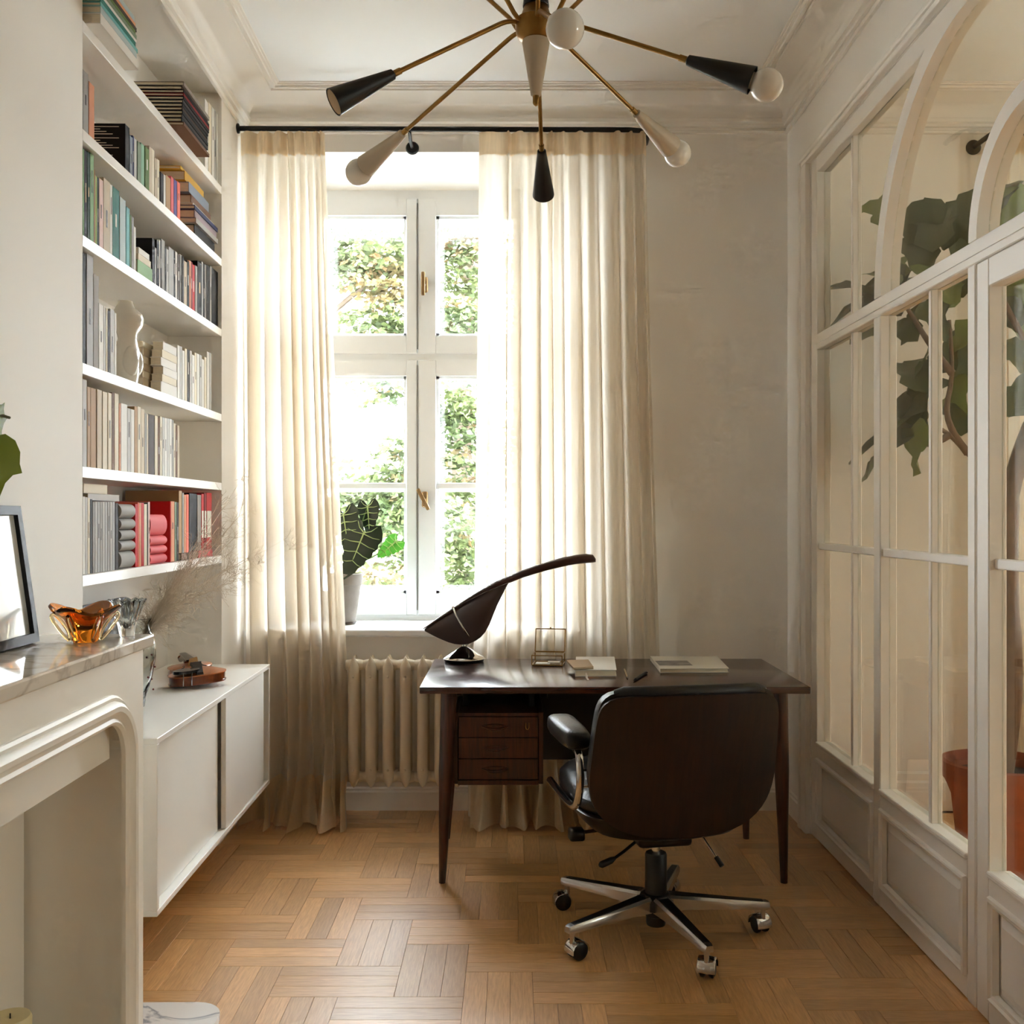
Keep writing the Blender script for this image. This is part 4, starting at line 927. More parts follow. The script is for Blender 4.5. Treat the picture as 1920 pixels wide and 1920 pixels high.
obj('ribbon', MB().grid([[Vector((*DP(1096,1268), zb+.016))+Vector((0,-.002,0)), Vector((*DP(1100,1268), zb+.016))+Vector((0,-.002,0))], [Vector((*DP(1098,1272), zb+.003)), Vector((*DP(1102,1272), zb+.003))], [Vector((*DP(1101,1276), zb+.001)), Vector((*DP(1105,1276), zb+.001))]]), mat('ribbon', (196, 184, 166), .6), wb)
z2 = zb+.027
nb = dbook('notebook', 'tan notebook resting across the white hardback', [DP(1076,1256,z2), DP(1113,1254,z2), DP(1103,1240,z2), DP(1062,1241,z2)], z2, .008, mat('tan_cover', (150, 122, 84), .6), cat='notebook')
ab_ = dbook('art_book', 'large pale art book with photo cover at the right of the desk', [DP(1238,1262), DP(1367,1261.5), DP(1345,1238), DP(1219,1238)], zb, .017, mat('art_cover', (206, 200, 186), .5))
zz = zb+.0174
obj('cover_photo', MB().add([(*DP(1237,1248,zz), zz), (*DP(1299,1247.5,zz), zz), (*DP(1288,1238.5,zz), zz), (*DP(1228,1239,zz), zz)], [(0,1,2,3)]), mat('cover_photo', (120, 112, 104), .45, var=.6, scale=22), ab_)
def pen(name, label, a, b, r, m1, m2):
    A = Vector((*DP(*a), ZD+r+.0006)); B = Vector((*DP(*b), ZD+r+.0006)); p = thing(name, ((A+B)/2), label, 'pen')
    obj('barrel', MB().tube([A.lerp(B, .12), B], r, 10), m1, p, smooth=50); obj('tip', MB().tube([A, A.lerp(B, .12)], [r*.25, r], 10), m2, p, smooth=50)
    obj('clip', MB().box(B.x-.001, B.y-.03 if B.y > A.y else B.y, B.z+r*.9, B.x+.001, B.y-.004 if B.y > A.y else B.y+.026, B.z+r+.001), m1, p)
pen('ballpoint_pen', 'slim brass ballpoint pen on the desk', (1177,1274), (1171,1257), .0035, brass_m, black_m)
pen('marker_pen', 'thick black pen on the desk behind the chair', (1188,1279), (1212,1264), .006, black_m, blackmetal_m)
# ------------------------------------------------------------------ office chair
oc = thing('office_chair', (.475, 3.38, 0), 'black leather office chair with dark wooden shell and chrome base', 'chair', rotz=math.radians(10))
def ch(name, mb, m, parent=None, smooth=50): return obj(name, mb, m, parent or oc, smooth, local=True)
# five-star base with casters
hub = ch('column', MB().lathe([(.03,.03),(.032,.035),(.032,.06),(.036,.062),(.036,.262),(.033,.268)], (0,0,0), 24), black_m)
ch('gas_piston', MB().lathe([(.014,.262),(.014,.36)], (0,0,0), 16), chrome_m)
st = ch('base_hub', MB().lathe([(.05,.085),(.062,.09),(.062,.118),(.045,.135),(.037,.137)], (0,0,0), 24), black_m)
for k in range(5):
    a = math.radians(-155+72*k)   # in the chair's own frame
    d = Vector((math.cos(a), math.sin(a), 0)); s = Vector((-d.y, d.x, 0))
    rings = []
    for r, w, zt, zb_ in ((.045,.03,.134,.085),(.12,.026,.128,.088),(.25,.021,.118,.088),(.362,.017,.110,.086),(.372,.013,.107,.088)):
        rings.append([d*r-s*w+Vector((0,0,zb_)), d*r+s*w+Vector((0,0,zb_)), d*r+s*w+Vector((0,0,zt-.008)), d*r+s*(w*.7)+Vector((0,0,zt)), d*r-s*(w*.7)+Vector((0,0,zt)), d*r-s*w+Vector((0,0,zt-.008))])
    sp_ = ch('base_arm', MB().loft(rings), steel_m, smooth=40)
    rings = [[d*r-s*w*.62+Vector((0,0,zt)), d*r+s*w*.62+Vector((0,0,zt)), d*r+s*w*.55+Vector((0,0,zt+.002)), d*r-s*w*.55+Vector((0,0,zt+.002))] for r, w, zt in ((.06,.03,.133),(.12,.026,.1275),(.25,.021,.1175),(.35,.017,.1105))]
    obj('black_inlay', MB().loft(rings), black_m, sp_, local=True)
    e = d*.352; sw = math.radians(40*k+20); cd = Vector((math.cos(sw), math.sin(sw), 0)); cs_ = Vector((-cd.y, cd.x, 0)); cc = e+cd*.018+Vector((0,0,.029))
    cas = ch('caster', MB().tube([e+Vector((0,0,.05)), e+Vector((0,0,.09))], .008, 10), steel_m)
    wl_ = MB()
    for sg in (-1, 1): wl_.lathe([(.006,.0),(.024,.002),(.0285,.009),(.0285,.016),(.02,.021)], cc+cs_*(.003*sg), 20, axis=cs_*sg)
    obj('wheel', wl_, black_m, cas, smooth=50, local=True)
    hood = []
    for i in range(9):
        t = math.radians(-10+200*i/8); hood.append([cc+cs_*(.027*math.cos(q))*1.0+(cd*math.cos(t)+Vector((0,0,math.sin(t))))*(.031+.003*math.sin(q)) for q in [math.pi*j/8 for j in range(9)]])
    obj('hood', MB().grid(hood), chrome_m, cas, smooth=60, local=True)
# mechanism and levers
ch('mechanism', MB().bbox(-.09, -.11, .315, .09, .13, .365, .015, 2), black_m)
lv = ch('lever', MB().tube([(-.06,-.03,.33),(-.13,-.07,.30),(-.17,-.09,.285)], .005, 8), blackmetal_m); obj('paddle', MB().tube([(-.165,-.088,.287),(-.18,-.094,.282),(-.215,-.11,.276),(-.222,-.113,.275)], [.006,.011,.011,.006], 10), black_m, lv, smooth=60, local=True)
lv = ch('lever', MB().tube([(.12,-.1,.35),(.15,-.16,.29)], .004, 8), chrome_m); obj('tip', MB().tube([(.148,-.157,.295),(.16,-.178,.272)], .008, 10), black_m, lv, smooth=60, local=True)
ch('side_knob', MB().tube([(-.14,.0,.355),(-.27,-.02,.352)], .006, 8).bbox(-.3, -.045, .33, -.25, -.0, .368, .008, 2), black_m)
# seat bowl, cushion
def srect(w, dp, n, N=36):
    pts = []
    for j in range(N):
        t = 2*math.pi*j/N; c_, s_ = math.cos(t), math.sin(t)
        pts.append((w*math.copysign(abs(c_)**(2/n), c_), dp*math.copysign(abs(s_)**(2/n), s_)))
    return pts
rings = []
for w, dp, z, n, yo in ((.08,.09,.352,3,.02),(.17,.17,.356,3,.02),(.235,.225,.378,3.4,.025),(.27,.25,.412,3.8,.03),(.294,.268,.448,4,.035),(.288,.262,.452,4,.035)):
    rings.append([(x, y+yo-.01, z+.03*max(0, y/.27)**2) for x, y in srect(w, dp, n)])
ch('seat_shell', MB().loft(rings), black_m, smooth=60)
rings = []
for w, dp, z, n in ((.275,.25,.448,4),(.293,.266,.468,4),(.292,.264,.492,4),(.265,.245,.512,3.6),(.17,.17,.516,3),(.05,.05,.512,2.5)):
    rings.append([(x, y+.035, z+.03*max(0, y/.27)**2+.003*math.sin(x*70+y*20)*(1 if w > .1 else 0)) for x, y in srect(w, dp, n, 64)])
ch('seat_cushion', MB().loft(rings), leather_m, smooth=60)
# back
def backgrid(off, W, z0, z1, n, grow=0, R=26, Q=25):
    Gd = []
    for i in range(R+1):
        b = -1+2*i/R; b = math.sin(b*math.pi/2); zz = z0+(z1-z0)*(b+1)/2
        nn = n if b > 0 else 3.0; wf = (1-min(1, abs(b))**nn)**(1/nn); wf = max(wf, .03)
        tp = 1.03-.07*((b+1)/2)**1.5-.06*max(0, -b)**2
        row = []
        for j in range(Q+1):
            a = math.sin((-1+2*j/Q)*math.pi/2); x = W*tp*wf*a
            y = -.262-.12*(zz-z0)/(z1-z0)+.055*(x/W)**2
            row.append((x, y+off, zz+.004*(1-a*a)*max(0, b)))
        Gd.append(row)
    return Gd
ch('back_shell', MB().shell(backgrid(-.014, .292, .40, .852, 8), backgrid(.0, .292, .40, .852, 8)), brownleather_m, smooth=50)
def cushion_f(o):
    g = backgrid(.001, .288, .42, .866, 8); Gd = []
    for i, r in enumerate(g):
        row = []
        for j, p in enumerate(r):
            a = abs(-1+2*j/(len(r)-1)); b = abs(-1+2*i/(len(g)-1)); k = (max(0, 1-a**6)*max(0, 1-b**6))**.5
            row.append((p[0], p[1]+(.012+.055*k if o else 0), p[2]))
        Gd.append(row)
    return Gd
ch('back_cushion', MB().shell(cushion_f(0), cushion_f(1)), leather_m, smooth=60)
ch('top_roll', MB().tube([(x, -.363+.055*(x/.287)**2, .852+.006*(1-(x/.25)**2)) for x in [-.235+.47*i/16 for i in range(17)]], [.012]+[.022]*15+[.012], 12), leather_m, smooth=60)
for s in (-1, 1):
    ar = ch('arm_tube', MB().tube(smooth_path([(s*.30,.05,.652),(s*.302,-.10,.652),(s*.304,-.165,.648),(s*.306,-.195,.62),(s*.306,-.20,.56),(s*.306,-.17,.50),(s*.306,-.13,.472),(s*.308,-.06,.462),(s*.31,.10,.462),(s*.31,.22,.464)], 5), .0125, 12), chrome_m, smooth=60)
    for zz in (.55, .60): obj('bolt', MB().tube([(s*.28, -.2, zz), (s*.31, -.2, zz)], .004, 8), chrome_m, ar, local=True)
    rings = []
    for y, w, h in ((-.19,.03,.018),(-.175,.04,.028),(-.1,.044,.034),(.05,.046,.034),(.09,.043,.03),(.105,.032,.02)):
        rings.append([(s*.305+w*math.copysign(abs(math.cos(t))**.6, math.cos(t)), y, .685+h*math.copysign(abs(math.sin(t))**.6, math.sin(t))+.012*(y+.19)) for t in [2*math.pi*j/20 for j in range(20)]])
    ch('armrest', MB().loft(rings), leather_m, smooth=60)
# ------------------------------------------------------------------ radiator
ra = thing('radiator', (-.41, 4.70, .14), 'cream column radiator under the window', 'radiator')
for k in range(7):
    x = (663.5-960)*4.66/F+k*.0785
    m = MB()
    for yc, ry in ((4.655, .020), (4.715, .020)):
        rings = []
        for z, rx, r2 in ((.143,.003,.004),(.155,.013,.014),(.185,.024,.018),(.23,.026,ry),(.45,.026,ry),(.66,.026,ry),(.69,.024,.019),(.715,.014,.014),(.738,.003,.004)):
            rings.append([(x+rx*math.cos(t)*(1 if abs(math.sin(t)) < .8 else .9), yc+r2*math.sin(t)*1.15, z) for t in [2*math.pi*j/14 for j in range(14)]])
        m.loft(rings)
    m.lathe([(.001,-.0392),(.022,-.0392),(.027,-.02),(.028,0),(.027,.02),(.022,.0392),(.001,.0392)], (x, 4.685, .695), 14, axis=(1,0,0)); m.lathe([(.001,-.0392),(.022,-.0392),(.027,-.02),(.028,0),(.027,.02),(.022,.0392),(.001,.0392)], (x, 4.685, .185), 14, axis=(1,0,0))
    m.sphere((x, 4.632, .648), .006, 8, 6); m.sphere((x, 4.632, .225), .006, 8, 6)
    obj('section', m, rad_m, ra, smooth=50)
obj('bracket', MB().box(-.55, 4.72, .16, -.53, 4.795, .19).box(-.36, 4.72, .16, -.34, 4.795, .19), rad_m, ra)
obj('pipe', MB().tube([(-.22, 4.69, .185), (-.19, 4.69, .185), (-.19, 4.70, .0)], .011, 10), rad_m, ra, smooth=50)
# ------------------------------------------------------------------ curtain rod and curtains
RY, RZ = 4.655, 3.138
cr_ = thing('curtain_rod', (-.3, RY, RZ), 'black curtain rod running wall to wall above the window', 'curtain rod')
obj('pole', MB().tube([(-1.246, RY, RZ), (.53, RY, RZ-.006), (.58, RY+.006, RZ-.008), (.612, RY+.03, RZ-.012), (.625, RY+.08, RZ-.016), (.626, 4.795, RZ-.018)], .0115, 12), blackmetal_m, cr_, smooth=50)
obj('wall_cap', MB().lathe([(.022,0),(.022,.008),(.012,.012)], (-1.249, RY, RZ), 16, axis=(1,0,.0)), blackmetal_m, cr_, smooth=40)
bx_ = (773-960)*4.79/F
obj('bracket', MB().lathe([(.030,0),(.031,.006),(.026,.014),(.012,.018)], (bx_, 4.798, 3.098), 24, axis=(0,-1,0)).tube([(bx_, 4.785, 3.098), (bx_, 4.70, 3.10), (bx_, RY, RZ-.012)], .008, 10), blackmetal_m, cr_, smooth=40)
def curtain(label, xl0, xr0, xl1, xr1, folds, seed, poolside):
    rc = random.Random(seed); r = thing('curtain', ((xl1+xr1)/2, 4.58, 0), label, 'curtain', 'linen curtains')
    NS = folds*16; ph = [rc.uniform(0, 6.28) for _ in range(6)]
    # uneven fold spacing
    cuts = [0]
    for i in range(folds): cuts.append(cuts[-1]+rc.uniform(.4, 1.8))
    tot = cuts[-1]
    def wave(s):
        q = s*tot
        for i in range(folds):
            if q <= cuts[i+1]+1e-9: return i+(q-cuts[i])/(cuts[i+1]-cuts[i])
        return folds
    am = [rc.uniform(.45, 1.45) for _ in range(folds+1)]
    zs = [3.122, 3.09, 3.04, 2.98, 2.8, 2.5, 2.1, 1.7, 1.3, .95, .65, .45, .32, .24, .17, .11, .06, .028, .008]
    def pt(s, z, out=0):
        t = min(1, max(0, (3.1-z)/3.1)); w = wave(s); i = min(int(w), folds-1)
        A = (.018+.022*min(1, t*3)+.016*t)*(am[i]*(1-(w-i))+am[i+1]*(w-i))
        yy = A*math.cos(2*math.pi*w)*.9+A*.25*math.sin(4*math.pi*w+ph[0]+1.5*t)+.006*math.sin(9*w+ph[1]+3*t)
        if t < .06: yy *= .8
        lo = max(0, (.42-z)/.42)
        push = .17*lo**1.6*(1+.35*math.sin(2*math.pi*w*.5+ph[2]))+.03*lo*math.sin(2.3*w+ph[3])
        xl_ = xl0+(xl1-xl0)*t**1.15; xr_ = xr0+(xr1-xr0)*t**1.15
        x = xl_+(xr_-xl_)*s+.010*math.sin(2*math.pi*w+ph[4])*min(1, t*4)+.03*lo*lo*math.sin(4.1*w+ph[5])
        x = max(x, -1.243+.018*(poolside if 0 else 0)) if x < -1.0 else x
        return (x, RY+.008+yy-push-out, z+.012*lo*(1 if z < .05 else 0)*abs(math.sin(3*w)))
    g = [[pt(j/NS, z) for j in range(NS+1)] for z in zs]
    obj('panel', MB().grid(g), curtain_m, r, smooth=80)
    g = [[pt(j/NS, z, .004) for j in range(NS+1)] for z in (3.124, 3.10, 3.07, 3.045, 3.02)]
    obj('heading', MB().grid(g), curtain2_m, r, smooth=80)
    g = [[pt(j/NS, z, .004) for j in range(NS+1)] for z in (.20, .17, .14, .11, .06, .028, .009)]
    obj('hem', MB().grid(g), curtain2_m, r, smooth=80)
    return r
curtain('sheer linen curtain hanging at the left of the window', -1.238, -.856, -1.22, -.735, 8, 4, -1)
curtain('wide sheer linen curtain hanging behind the desk', -.150, .612, -.185, .70, 11, 9, 1)
# ------------------------------------------------------------------ ceiling lamp
H = Vector((.06, 2.57, 2.61))
cl = thing('ceiling_lamp', (.06, 2.57, 2.4), 'brass spider ceiling lamp with black and putty cones', 'ceiling lamp')
obj('hub', MB().lathe([(.012,.06),(.03,.045),(.038,.02),(.05,.012),(.052,-.004),(.05,-.02),(.046,-.03),(.03,-.04),(.02,-.045)], H, 28), brass_m, cl, smooth=40)
obj('lower_cone', MB().lathe([(.034,-.04),(.0345,-.045),(.013,-.175),(.011,-.178)], H, 24), lampbeige_m, cl, smooth=40)
obj('finial', MB().lathe([(.008,-.178),(.008,-.196),(.006,-.2),(.001,-.204)], H, 14), brass_m, cl, smooth=40)
obj('upper_cone', MB().lathe([(.033,.045),(.033,.05),(.012,.2),(.010,.205)], H, 24), lampblack_m, cl, smooth=40)
obj('stem', MB().tube([H+Vector((0,0,.2)), (H.x, H.y, CZ-.03)], .007, 10), brass_m, cl, smooth=40)
obj('canopy', MB().lathe([(.055,-.001),(.055,-.01),(.035,-.035),(.01,-.05)], (H.x, H.y, CZ), 24), lampblack_m, cl, smooth=40)
def lamp_arm(end, black, bulb=True, cone=.165, up=False):
    end = Vector(end); d = (end-H); hd = Vector((d.x, d.y, 0)).normalized()
    a0 = H+hd*.045; k = H+hd*.075+Vector((0,0,.0 if not up else .03))
    dr_ = (end-k).normalized(); cs = end-dr_*cone
    path = bez(a0, a0+hd*.025, k-dr_*.0+Vector((0,0,0)), k+dr_*.035, 5)+[cs-dr_*.02, cs]
    ar = obj('arm', MB().tube(path, .0058, 10), brass_m, cl, smooth=50)
    obj('ferrule', MB().tube([cs-dr_*.022, cs-dr_*.004], .008, 12), brass_m, ar, smooth=40)
    co = obj('cone', MB().lathe([(.009,-.002),(.0125,0),(.033,cone),(.0315,cone),(.028,cone-.02),(.004,cone-.022)], cs, 28, axis=dr_), lampblack_m if black else lampbeige_m, cl, smooth=40)
    if bulb:
        obj('bulb', MB().sphere(end+dr_*.036, .0395, 24, 16).tube([end-dr_*.02, end+dr_*.01], .02, 14), bulb_m, co, smooth=70)
    else:
        obj('socket_disc', MB().lathe([(.029,-.004),(.0295,-.001),(.004,0)], end, 24, axis=dr_), mat('socket_tan', (176, 150, 116), .5), co, smooth=40)
lamp_arm((.105, 2.12, 2.39), False)
lamp_arm((.575, 2.45, 2.42), True)
lamp_arm((.462, 2.98, 2.452), False, cone=.17)
lamp_arm((.095, 3.10, 2.35), True, bulb=False)
lamp_arm((-.43, 3.02, 2.41), False, cone=.17)
lamp_arm((-.42, 2.41, 2.352), True, bulb=False)
for e, b in (((-.36, 2.27, 2.95), False), ((-.24, 2.9, 3.0), True), ((.36, 2.85, 2.98), False), ((.40, 2.30, 2.96), True), ((.08, 2.13, 2.98), True)): lamp_arm(e, b, up=True)
# ------------------------------------------------------------------ alocasia on the sill
ap = thing('potted_alocasia', (-.815, 5.0, .8495), 'grey pot with dark white-veined alocasia on the window sill', 'potted plant')
c = (-.815, 5.0, .8496)
obj('pot', MB().lathe([(.046,0),(.05,.004),(.056,.05),(.074,.17),(.077,.19),(.083,.192),(.086,.245),(.08,.247),(.074,.22),(.06,.215),(.002,.212)], c, 32), mat('grey_pot', (140, 132, 124), .7, var=.08, scale=20), ap, smooth=40)
obj('saucer', MB().lathe([(.047,-.0),(.052,.002),(.054,.012),(.05,.012)], c, 28), mat('grey_pot_dark', (96, 88, 82), .7), ap, smooth=40)
al_m = mat('alocasia_leaf', (22, 44, 20), .3, coat=.3); al2 = leaf_mat('alocasia_bright', (70, 130, 40), (46, 100, 30), .4); vein_m = mat('alocasia_vein', (176, 196, 130), .5)
def aloc(pos, tip, side, size, bright=False):
    half = [(0,-.02),(.14,-.22),(.26,-.26),(.36,-.12),(.40,.02),(.36,.12),(.38,.2),(.32,.3),(.33,.4),(.25,.5),(.25,.6),(.17,.7),(.15,.8),(.07,.92),(0,1.02)]
    poly = [(a*size, b*size) for a, b in half]+[(-a*size, b*size) for a, b in reversed(half[1:-1])]
    lf = flat_leaf(poly, pos, tip, side, al2 if bright else al_m, ap, bend=.12)
    tip = Vector(tip).normalized(); side = (Vector(side)-tip*Vector(side).dot(tip)).normalized(); nrm = tip.cross(side)
    if nrm.y > 0: nrm = -nrm
    m = MB(); q = lambda a, b: Vector(pos)+side*a*size+tip*b*size+nrm*.006+nrm*0
    for sg in (-1, 1):
        for o_, e in (((0,0),(.22,-.2)),((0,.02),(.36,.02)),((0,.2),(.34,.24)),((0,.4),(.28,.46)),((0,.6),(.2,.66))):
            m.tube([q(*o_), q(sg*e[0]*.6, e[1]*.5+o_[1]*.5+.02), q(sg*e[0], e[1])], [.0028, .002, .001], 5)
    m.tube([q(0,-.02), q(0,.95)], [.004, .001], 5); obj('vein', m, vein_m, lf)
    return lf
stemm = mat('alocasia_stem', (120, 150, 80), .5)
for pos, tip, side, sz, br, in ((P(672,1052,4.97), (.12, -.1, -1), (1, .15, .1), .0, False),):
    pass
for p0, a1, sz, br in ((P(645,965,5.02), P(655,1035,4.98), .20, False), (P(683,1000,4.97), P(648,1085,4.93), .27, False), (P(690,950,5.06), P(694,1005,5.05), .14, False), (P(742,1016,5.0), P(708,1046,4.96), .115, True), (P(600,960,5.05), P(610,1060,5.0), .26, False)):
    tipd = (a1-p0); sz = tipd.length/.98
    aloc(p0, tipd, (tipd.z, .25*abs(tipd.z), -tipd.x) , sz, br)
    obj('stem', MB().tube(bez((c[0], c[1], 1.06), (c[0]+.02, c[1], 1.16), p0+Vector((-.03, .03, -.06)), p0, 8), .004, 6), stemm, ap, smooth=50)
# ------------------------------------------------------------------ next room: fig tree in terracotta pot, curtain
ft = thing('fig_tree', (1.87, 3.92, 0), 'tall fiddle-leaf fig in a terracotta pot behind the glazed partition', 'potted tree')
pc = (1.87, 3.92, .001)
obj('pot', MB().lathe([(.14,0),(.145,.01),(.175,.3),(.19,.34),(.2,.36),(.215,.38),(.222,.41),(.215,.435),(.2,.44),(.185,.42),(.17,.38),(.002,.37)], pc, 36), terra_m, ft, smooth=40)
obj('soil', MB().lathe([(.18,.385),(.1,.392),(.002,.395)], pc, 24), mat('soil', (40, 28, 20), .9), ft)
bark = mat('fig_bark', (112, 88, 68), .8, var=.2, scale=25)
T = lambda px, py, Y=3.92: P(px, py, Y)
obj('trunk', MB().tube(smooth_path([(1.87, 3.92, .38), T(1893,1300), T(1890,1150), T(1888,1020), T(1893,930), T(1915,850), T(1940,780), T(1950,700), T(1940,600)], 4), [.045]*8+[.04]*8+[.034]*8+[.026]*9, 12), bark, ft, smooth=60)
for pth in ([T(1893,930), T(1850,880), T(1815,850), T(1780,815), T(1745,795)], [T(1815,850), T(1790,815), T(1775,770), T(1785,700), T(1780,600)], [T(1780,815), T(1760,828), T(1738,835)], [T(1950,700), T(1900,600), T(1860,520), T(1850,440)], [T(1785,700), T(1740,640), T(1690,560)]):
    obj('branch', MB().tube(smooth_path(pth, 3), [.016-.009*i/(3*(len(pth)-1)) for i in range(3*(len(pth)-1)+1)], 8), bark, ft, smooth=60)
fig_m = [leaf_mat('fig_leaf', (78, 92, 52), (58, 72, 40), .2, .4), leaf_mat('fig_leaf_light', (128, 142, 74), (102, 120, 58), .3, .4)]
def fig_mesh(i, seed):
    rl_ = random.Random(seed); prof = [(0,.01),(.06,.12),(.16,.2),(.3,.2),(.42,.18),(.54,.24),(.68,.34),(.82,.36),(.92,.26),(.98,.12),(1.0,.02)]
    m = MB(); rows = []
    for k, (t, w) in enumerate(prof):
        w1 = w*(1+rl_.uniform(-.14, .14)); w2 = w*(1+rl_.uniform(-.14, .14)); e1 = rl_.uniform(-.03, .05); e2 = rl_.uniform(-.03, .05); b = -.22*t*t
        rows.append([(-w1, t+.02*(k % 2), b+.10*w1+e1), (-w1*.5, t, b+.04*w1+e1*.4), (0, t, b-.01), (w2*.5, t, b+.04*w2+e2*.4), (w2, t+.02*((k+1) % 2), b+.10*w2+e2)])
    m.grid(rows); return m.mesh('fig_leaf', fig_m[i], 60)
fmesh = [fig_mesh(0, 1), fig_mesh(0, 2), fig_mesh(1, 3), fig_mesh(0, 4), fig_mesh(1, 5)]
finv = wmat(ft).inverted(); rl2 = random.Random(21)
def figleaf(px, py, ex, ey, k, Y=3.92, roll=0):
    Ym = lambda p: max(Y+rl2.uniform(-.12, .12), min(4.6, 1.56*F/(p-960)))
    a, b = P(px, py, Ym(px)), P(ex, ey, Ym(ex)); d = b-a; Ln = d.length
    o = bpy.data.objects.new('leaf', fmesh[k % 5]); C.objects.link(o); o.parent = ft; o.matrix_parent_inverse = finv
    y = d.normalized(); z = Vector((-.55+rl2.uniform(-.5, .5), -.75+rl2.uniform(-.3, .3), .35+rl2.uniform(-.4, .4))); z = (z-y*z.dot(y)).normalized(); x = y.cross(z)
    M = Matrix((x, y, z)).transposed().to_4x4()
    o.location = a; o.rotation_euler = M.to_euler(); o.scale = (Ln,)*3
for q in ((1668,420,1637,352,4),(1690,545,1600,500,0),(1680,560,1618,600,3),(1690,590,1655,520,1),(1735,520,1715,375,0),(1745,500,1700,420,3),(1750,470,1760,360,1),(1770,470,1830,345,0),(1760,560,1725,470,2),(1775,580,1800,480,4),(1790,560,1830,440,0),(1720,640,1680,580,3),(1760,640,1700,690,0),(1775,640,1740,560,1),(1790,660,1825,590,2),(1745,700,1690,790,3),(1740,740,1690,650,0),(1785,720,1700,720,1),(1790,740,1828,650,0),(1735,770,1620,770,3),(1740,800,1605,815,0),(1745,800,1680,860,4),(1790,800,1820,770,3),(1770,760,1820,800,1),(1800,620,1760,690,0),(1810,700,1780,780,2),(1900,590,1895,360,4),(1905,620,1880,510,0),(1930,640,1900,560,2),(1930,700,1890,640,1),(1940,700,1895,760,3),(1950,640,1990,560,0),(1940,600,1960,480,1),(1960,700,2030,690,0),(1850,440,1860,330,0),(1850,470,1800,400,3),(1860,520,1890,430,2),(1880,560,1840,600,0),(1690,560,1580,530,3),(1700,575,1610,480,0),(1690,530,1642,478,2),(1665,560,1635,600,1)):
    figleaf(*q)
rn = thing('curtain_rod', (3.1, 4.66, 3.1), 'black curtain rod seen through the glass in the next room', 'curtain rod')
obj('pole', MB().tube([(2.2, 4.66, 3.12), (4.05, 4.66, 3.12)], .0115, 12), blackmetal_m, rn, smooth=50)
X_ = (1833-960)*4.75/F
obj('bracket', MB().lathe([(.034,0),(.035,.008),(.028,.016),(.012,.02)], (X_, 4.798, CH+(HZ-276)*4.79/F), 24, axis=(0,-1,0)).tube([(X_, 4.785, CH+(HZ-276)*4.79/F), (X_, 4.70, 3.10), (X_+.03, 4.66, 3.12), (2.22, 4.66, 3.12)], .012, 10), blackmetal_m, rn, smooth=40)
curtain('pale curtain glimpsed through the glazed door in the next room', 2.20, 2.62, 2.18, 2.66, 7, 14, 1)
# ------------------------------------------------------------------ outside: maples and a white house
rg = random.Random(5)
leafm = [leaf_mat('maple_green', (78, 90, 50), (102, 112, 70), .35), leaf_mat('maple_pale', (114, 124, 92), (94, 106, 74), .3), leaf_mat('maple_autumn', (112, 88, 60), (92, 92, 56), .35), leaf_mat('maple_dark', (48, 62, 32), (66, 78, 42), .3)]
barkm = mat('maple_bark', (74, 62, 50), .9)
def crown(parent, clusters):
    mbs = [MB() for _ in leafm]
    for (px, py, rx, ry, Y, n, mi) in clusters:
        c = P(px, py, Y); sx, sz = rx*Y/F, ry*Y/F
        for _ in range(max(4, int(n*1.25/22))):
            while True:
                a, b, d = rg.uniform(-1, 1), rg.uniform(-1, 1), rg.uniform(-1, 1)
                if a*a+b*b+d*d <= 1: break
            sc_ = c+Vector((a*sx, d*max(sx, sz)*.9, b*sz)); R_ = rg.uniform(.14, .34); tl = Vector((rg.gauss(0, .22), rg.gauss(0, .22), 1)).normalized(); ax = tl.orthogonal().normalized(); ay = tl.cross(ax)
            k = mi if rg.random() < .72 else rg.choice((0, 1, 1, 3, 0, 2))
            for _l in range(22):
                an = rg.uniform(0, 6.283); rr_ = R_*math.sqrt(rg.random()); s = rg.uniform(.034, .06)
                p = sc_+ax*rr_*math.cos(an)+ay*rr_*math.sin(an)+Vector((0, 0, -rr_*rr_*1.2+rg.uniform(-.025, .025)))
                u = (ax*math.cos(an)+ay*math.sin(an)+Vector((rg.gauss(0, .5), rg.gauss(0, .5), rg.uniform(-.7, .1)))).normalized(); w = Vector((rg.gauss(0, 1), rg.gauss(0, 1), rg.gauss(0, .45))); w = (w-u*w.dot(u)).normalized()
                mbs[k].add([p-u*s*.7, p-u*s*.1-w*s*.6, p+u*s*.25-w*s*.45, p+u*s, p+u*s*.25+w*s*.45, p-u*s*.1+w*s*.6], [(0,1,2,3,4,5)])
    for mb, m_ in zip(mbs, leafm):
        if mb.v:
            me = bpy.data.meshes.new('foliage'); me.from_pydata(mb.v, [], mb.f); me.materials.append(m_)
            o = bpy.data.objects.new('foliage', me); C.objects.link(o); o.parent = parent; o.matrix_parent_inverse = wmat(parent).inverted(); o['kind'] = 'stuff'
GZ = -4.2
t1 = thing('maple_tree', (-2.5, 11.5, GZ), 'green maple whose boughs fill the left window panes', 'tree', 'maples outside the window')
obj('trunk', MB().tube(smooth_path([(-3.4, 11.8, GZ), (-3.3, 11.8, 0), (-3.1, 11.8, 2.6), (-2.6, 11.8, 4.6), (-2.2, 11.7, 6.5)], 4), [.25]*5+[.2]*4+[.14]*4+[.08]*4, 10), barkm, t1)
for pth in ([(-3.1,11.8,2.6),(-2,11.3,3.6),(-1.2,11,4.1)], [(-3.2,11.8,1.6),(-2.4,11,2.6),(-1.7,10.8,2.9)], [(-3.3,11.8,-.6),(-2.2,10.6,.6),(-1.2,10.2,1.3)]): obj('bough', MB().tube(smooth_path(pth, 4), .028, 6), barkm, t1)
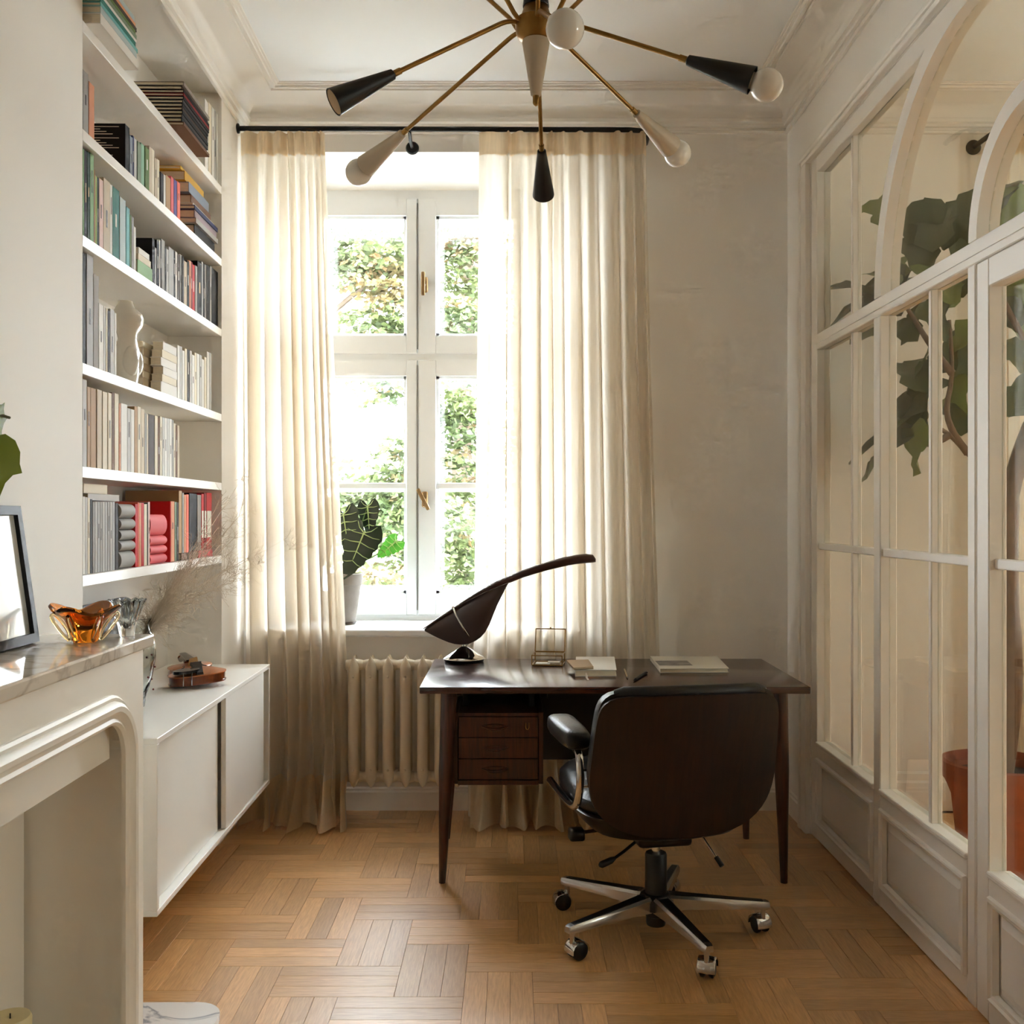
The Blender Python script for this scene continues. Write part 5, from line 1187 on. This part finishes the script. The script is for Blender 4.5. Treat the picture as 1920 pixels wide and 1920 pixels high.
crown(t1, [(690,412,110,22,11,700,1),(690,455,120,60,11,1500,0),(640,500,80,35,11,600,1),(740,530,60,60,11,900,2),(700,590,50,25,11,250,0),(690,618,80,22,11,420,3),(720,470,80,50,12,700,2),(745,610,30,30,11,200,0),(700,705,80,22,10.5,420,0),(735,735,30,16,10.5,110,3),(560,480,90,110,11,1100,0),
           (755,850,60,62,10,900,1),(700,915,80,36,10,700,3),(720,980,70,60,10,950,0),(750,1010,40,50,10,400,1),(690,960,50,50,10.5,400,0),(700,1090,55,32,9.5,430,2),(600,960,60,120,10,800,0),(740,1080,40,40,10,250,0)])
t2 = thing('maple_tree', (-.4, 13.0, GZ), 'dark-trunked maple behind the right window casement', 'tree', 'maples outside the window')
obj('trunk', MB().tube(smooth_path([(-.5, 13, GZ), (-.6, 13, 0), (-.62, 13, 2.5), (-.55, 12.9, 4.5), (-.5, 12.9, 7)], 4), [.22]*8+[.15]*9, 10), barkm, t2)
for pth in ([(-.6,13,2.8),(-1.0,12.6,3.9),(-1.3,12.2,5)], [(-.6,13,3),(-.1,12.8,4.3),(.4,12.5,5)]): obj('bough', MB().tube(smooth_path(pth, 4), .035, 6), barkm, t2)
crown(t2, [(860,405,70,25,12,400,2),(860,440,70,60,12,900,2),(855,520,60,60,12,800,0),(860,600,60,50,11.5,900,1),(860,660,60,40,11.5,500,1),(850,740,60,50,11.5,700,0),(850,820,60,60,11.5,800,3),(850,900,60,50,11.5,700,0),(850,980,60,50,11,800,1),(855,1050,60,60,11,900,0),(960,560,90,150,12,1500,0),(960,850,80,150,12,1300,0),(960,1040,80,80,11,700,3)])
# low shrubs along the garden
hb_ = thing('white_house', (-4.2, 21, GZ), 'white rendered house with grey windows beyond the trees', 'building')
hm = mat('white_render', (226, 226, 224), .8)
obj('wall', MB().box(-9, 21, GZ, -2.1, 26, 5.6), hm, hb_)
obj('cornice', MB().bbox(-9.1, 20.9, 3.45, -2.05, 21.0, 3.62, .02, 1), hm, hb_)
obj('side_wing', MB().box(-2.09, 22.5, GZ, -.6, 26, 4.6), mat('white_render_wing', (214, 214, 212), .8), hb_)
for xa in (-3.55, -5.3):
    for za in (.9, 3.9, -2.2):
        wdo = obj('window', MB().box(xa, 20.97, za, xa+1.1, 21.02, za+1.35), win_m, hb_)
        for k in (0, 1): obj('pane', MB().box(xa+.08+k*.5, 20.95, za+.08, xa+.52+k*.5, 20.969, za+1.27), mat('house_glass', (120, 126, 130), .1), wdo)
obj('roof', MB().prism([(20.6, 5.6), (26.4, 5.6), (23.5, 7.6)], -9.2, -2.0, lambda a, b, d: (d, a, b)), mat('roof_grey', (120, 112, 106), .8), hb_)
tag(obj('garden_ground', MB().box(-25, 5.6, GZ-.1, 25, 60, GZ), mat('garden_ground', (112, 108, 96), .9, var=.2, scale=.6)), 'pale ground outside below the trees', kind='structure')
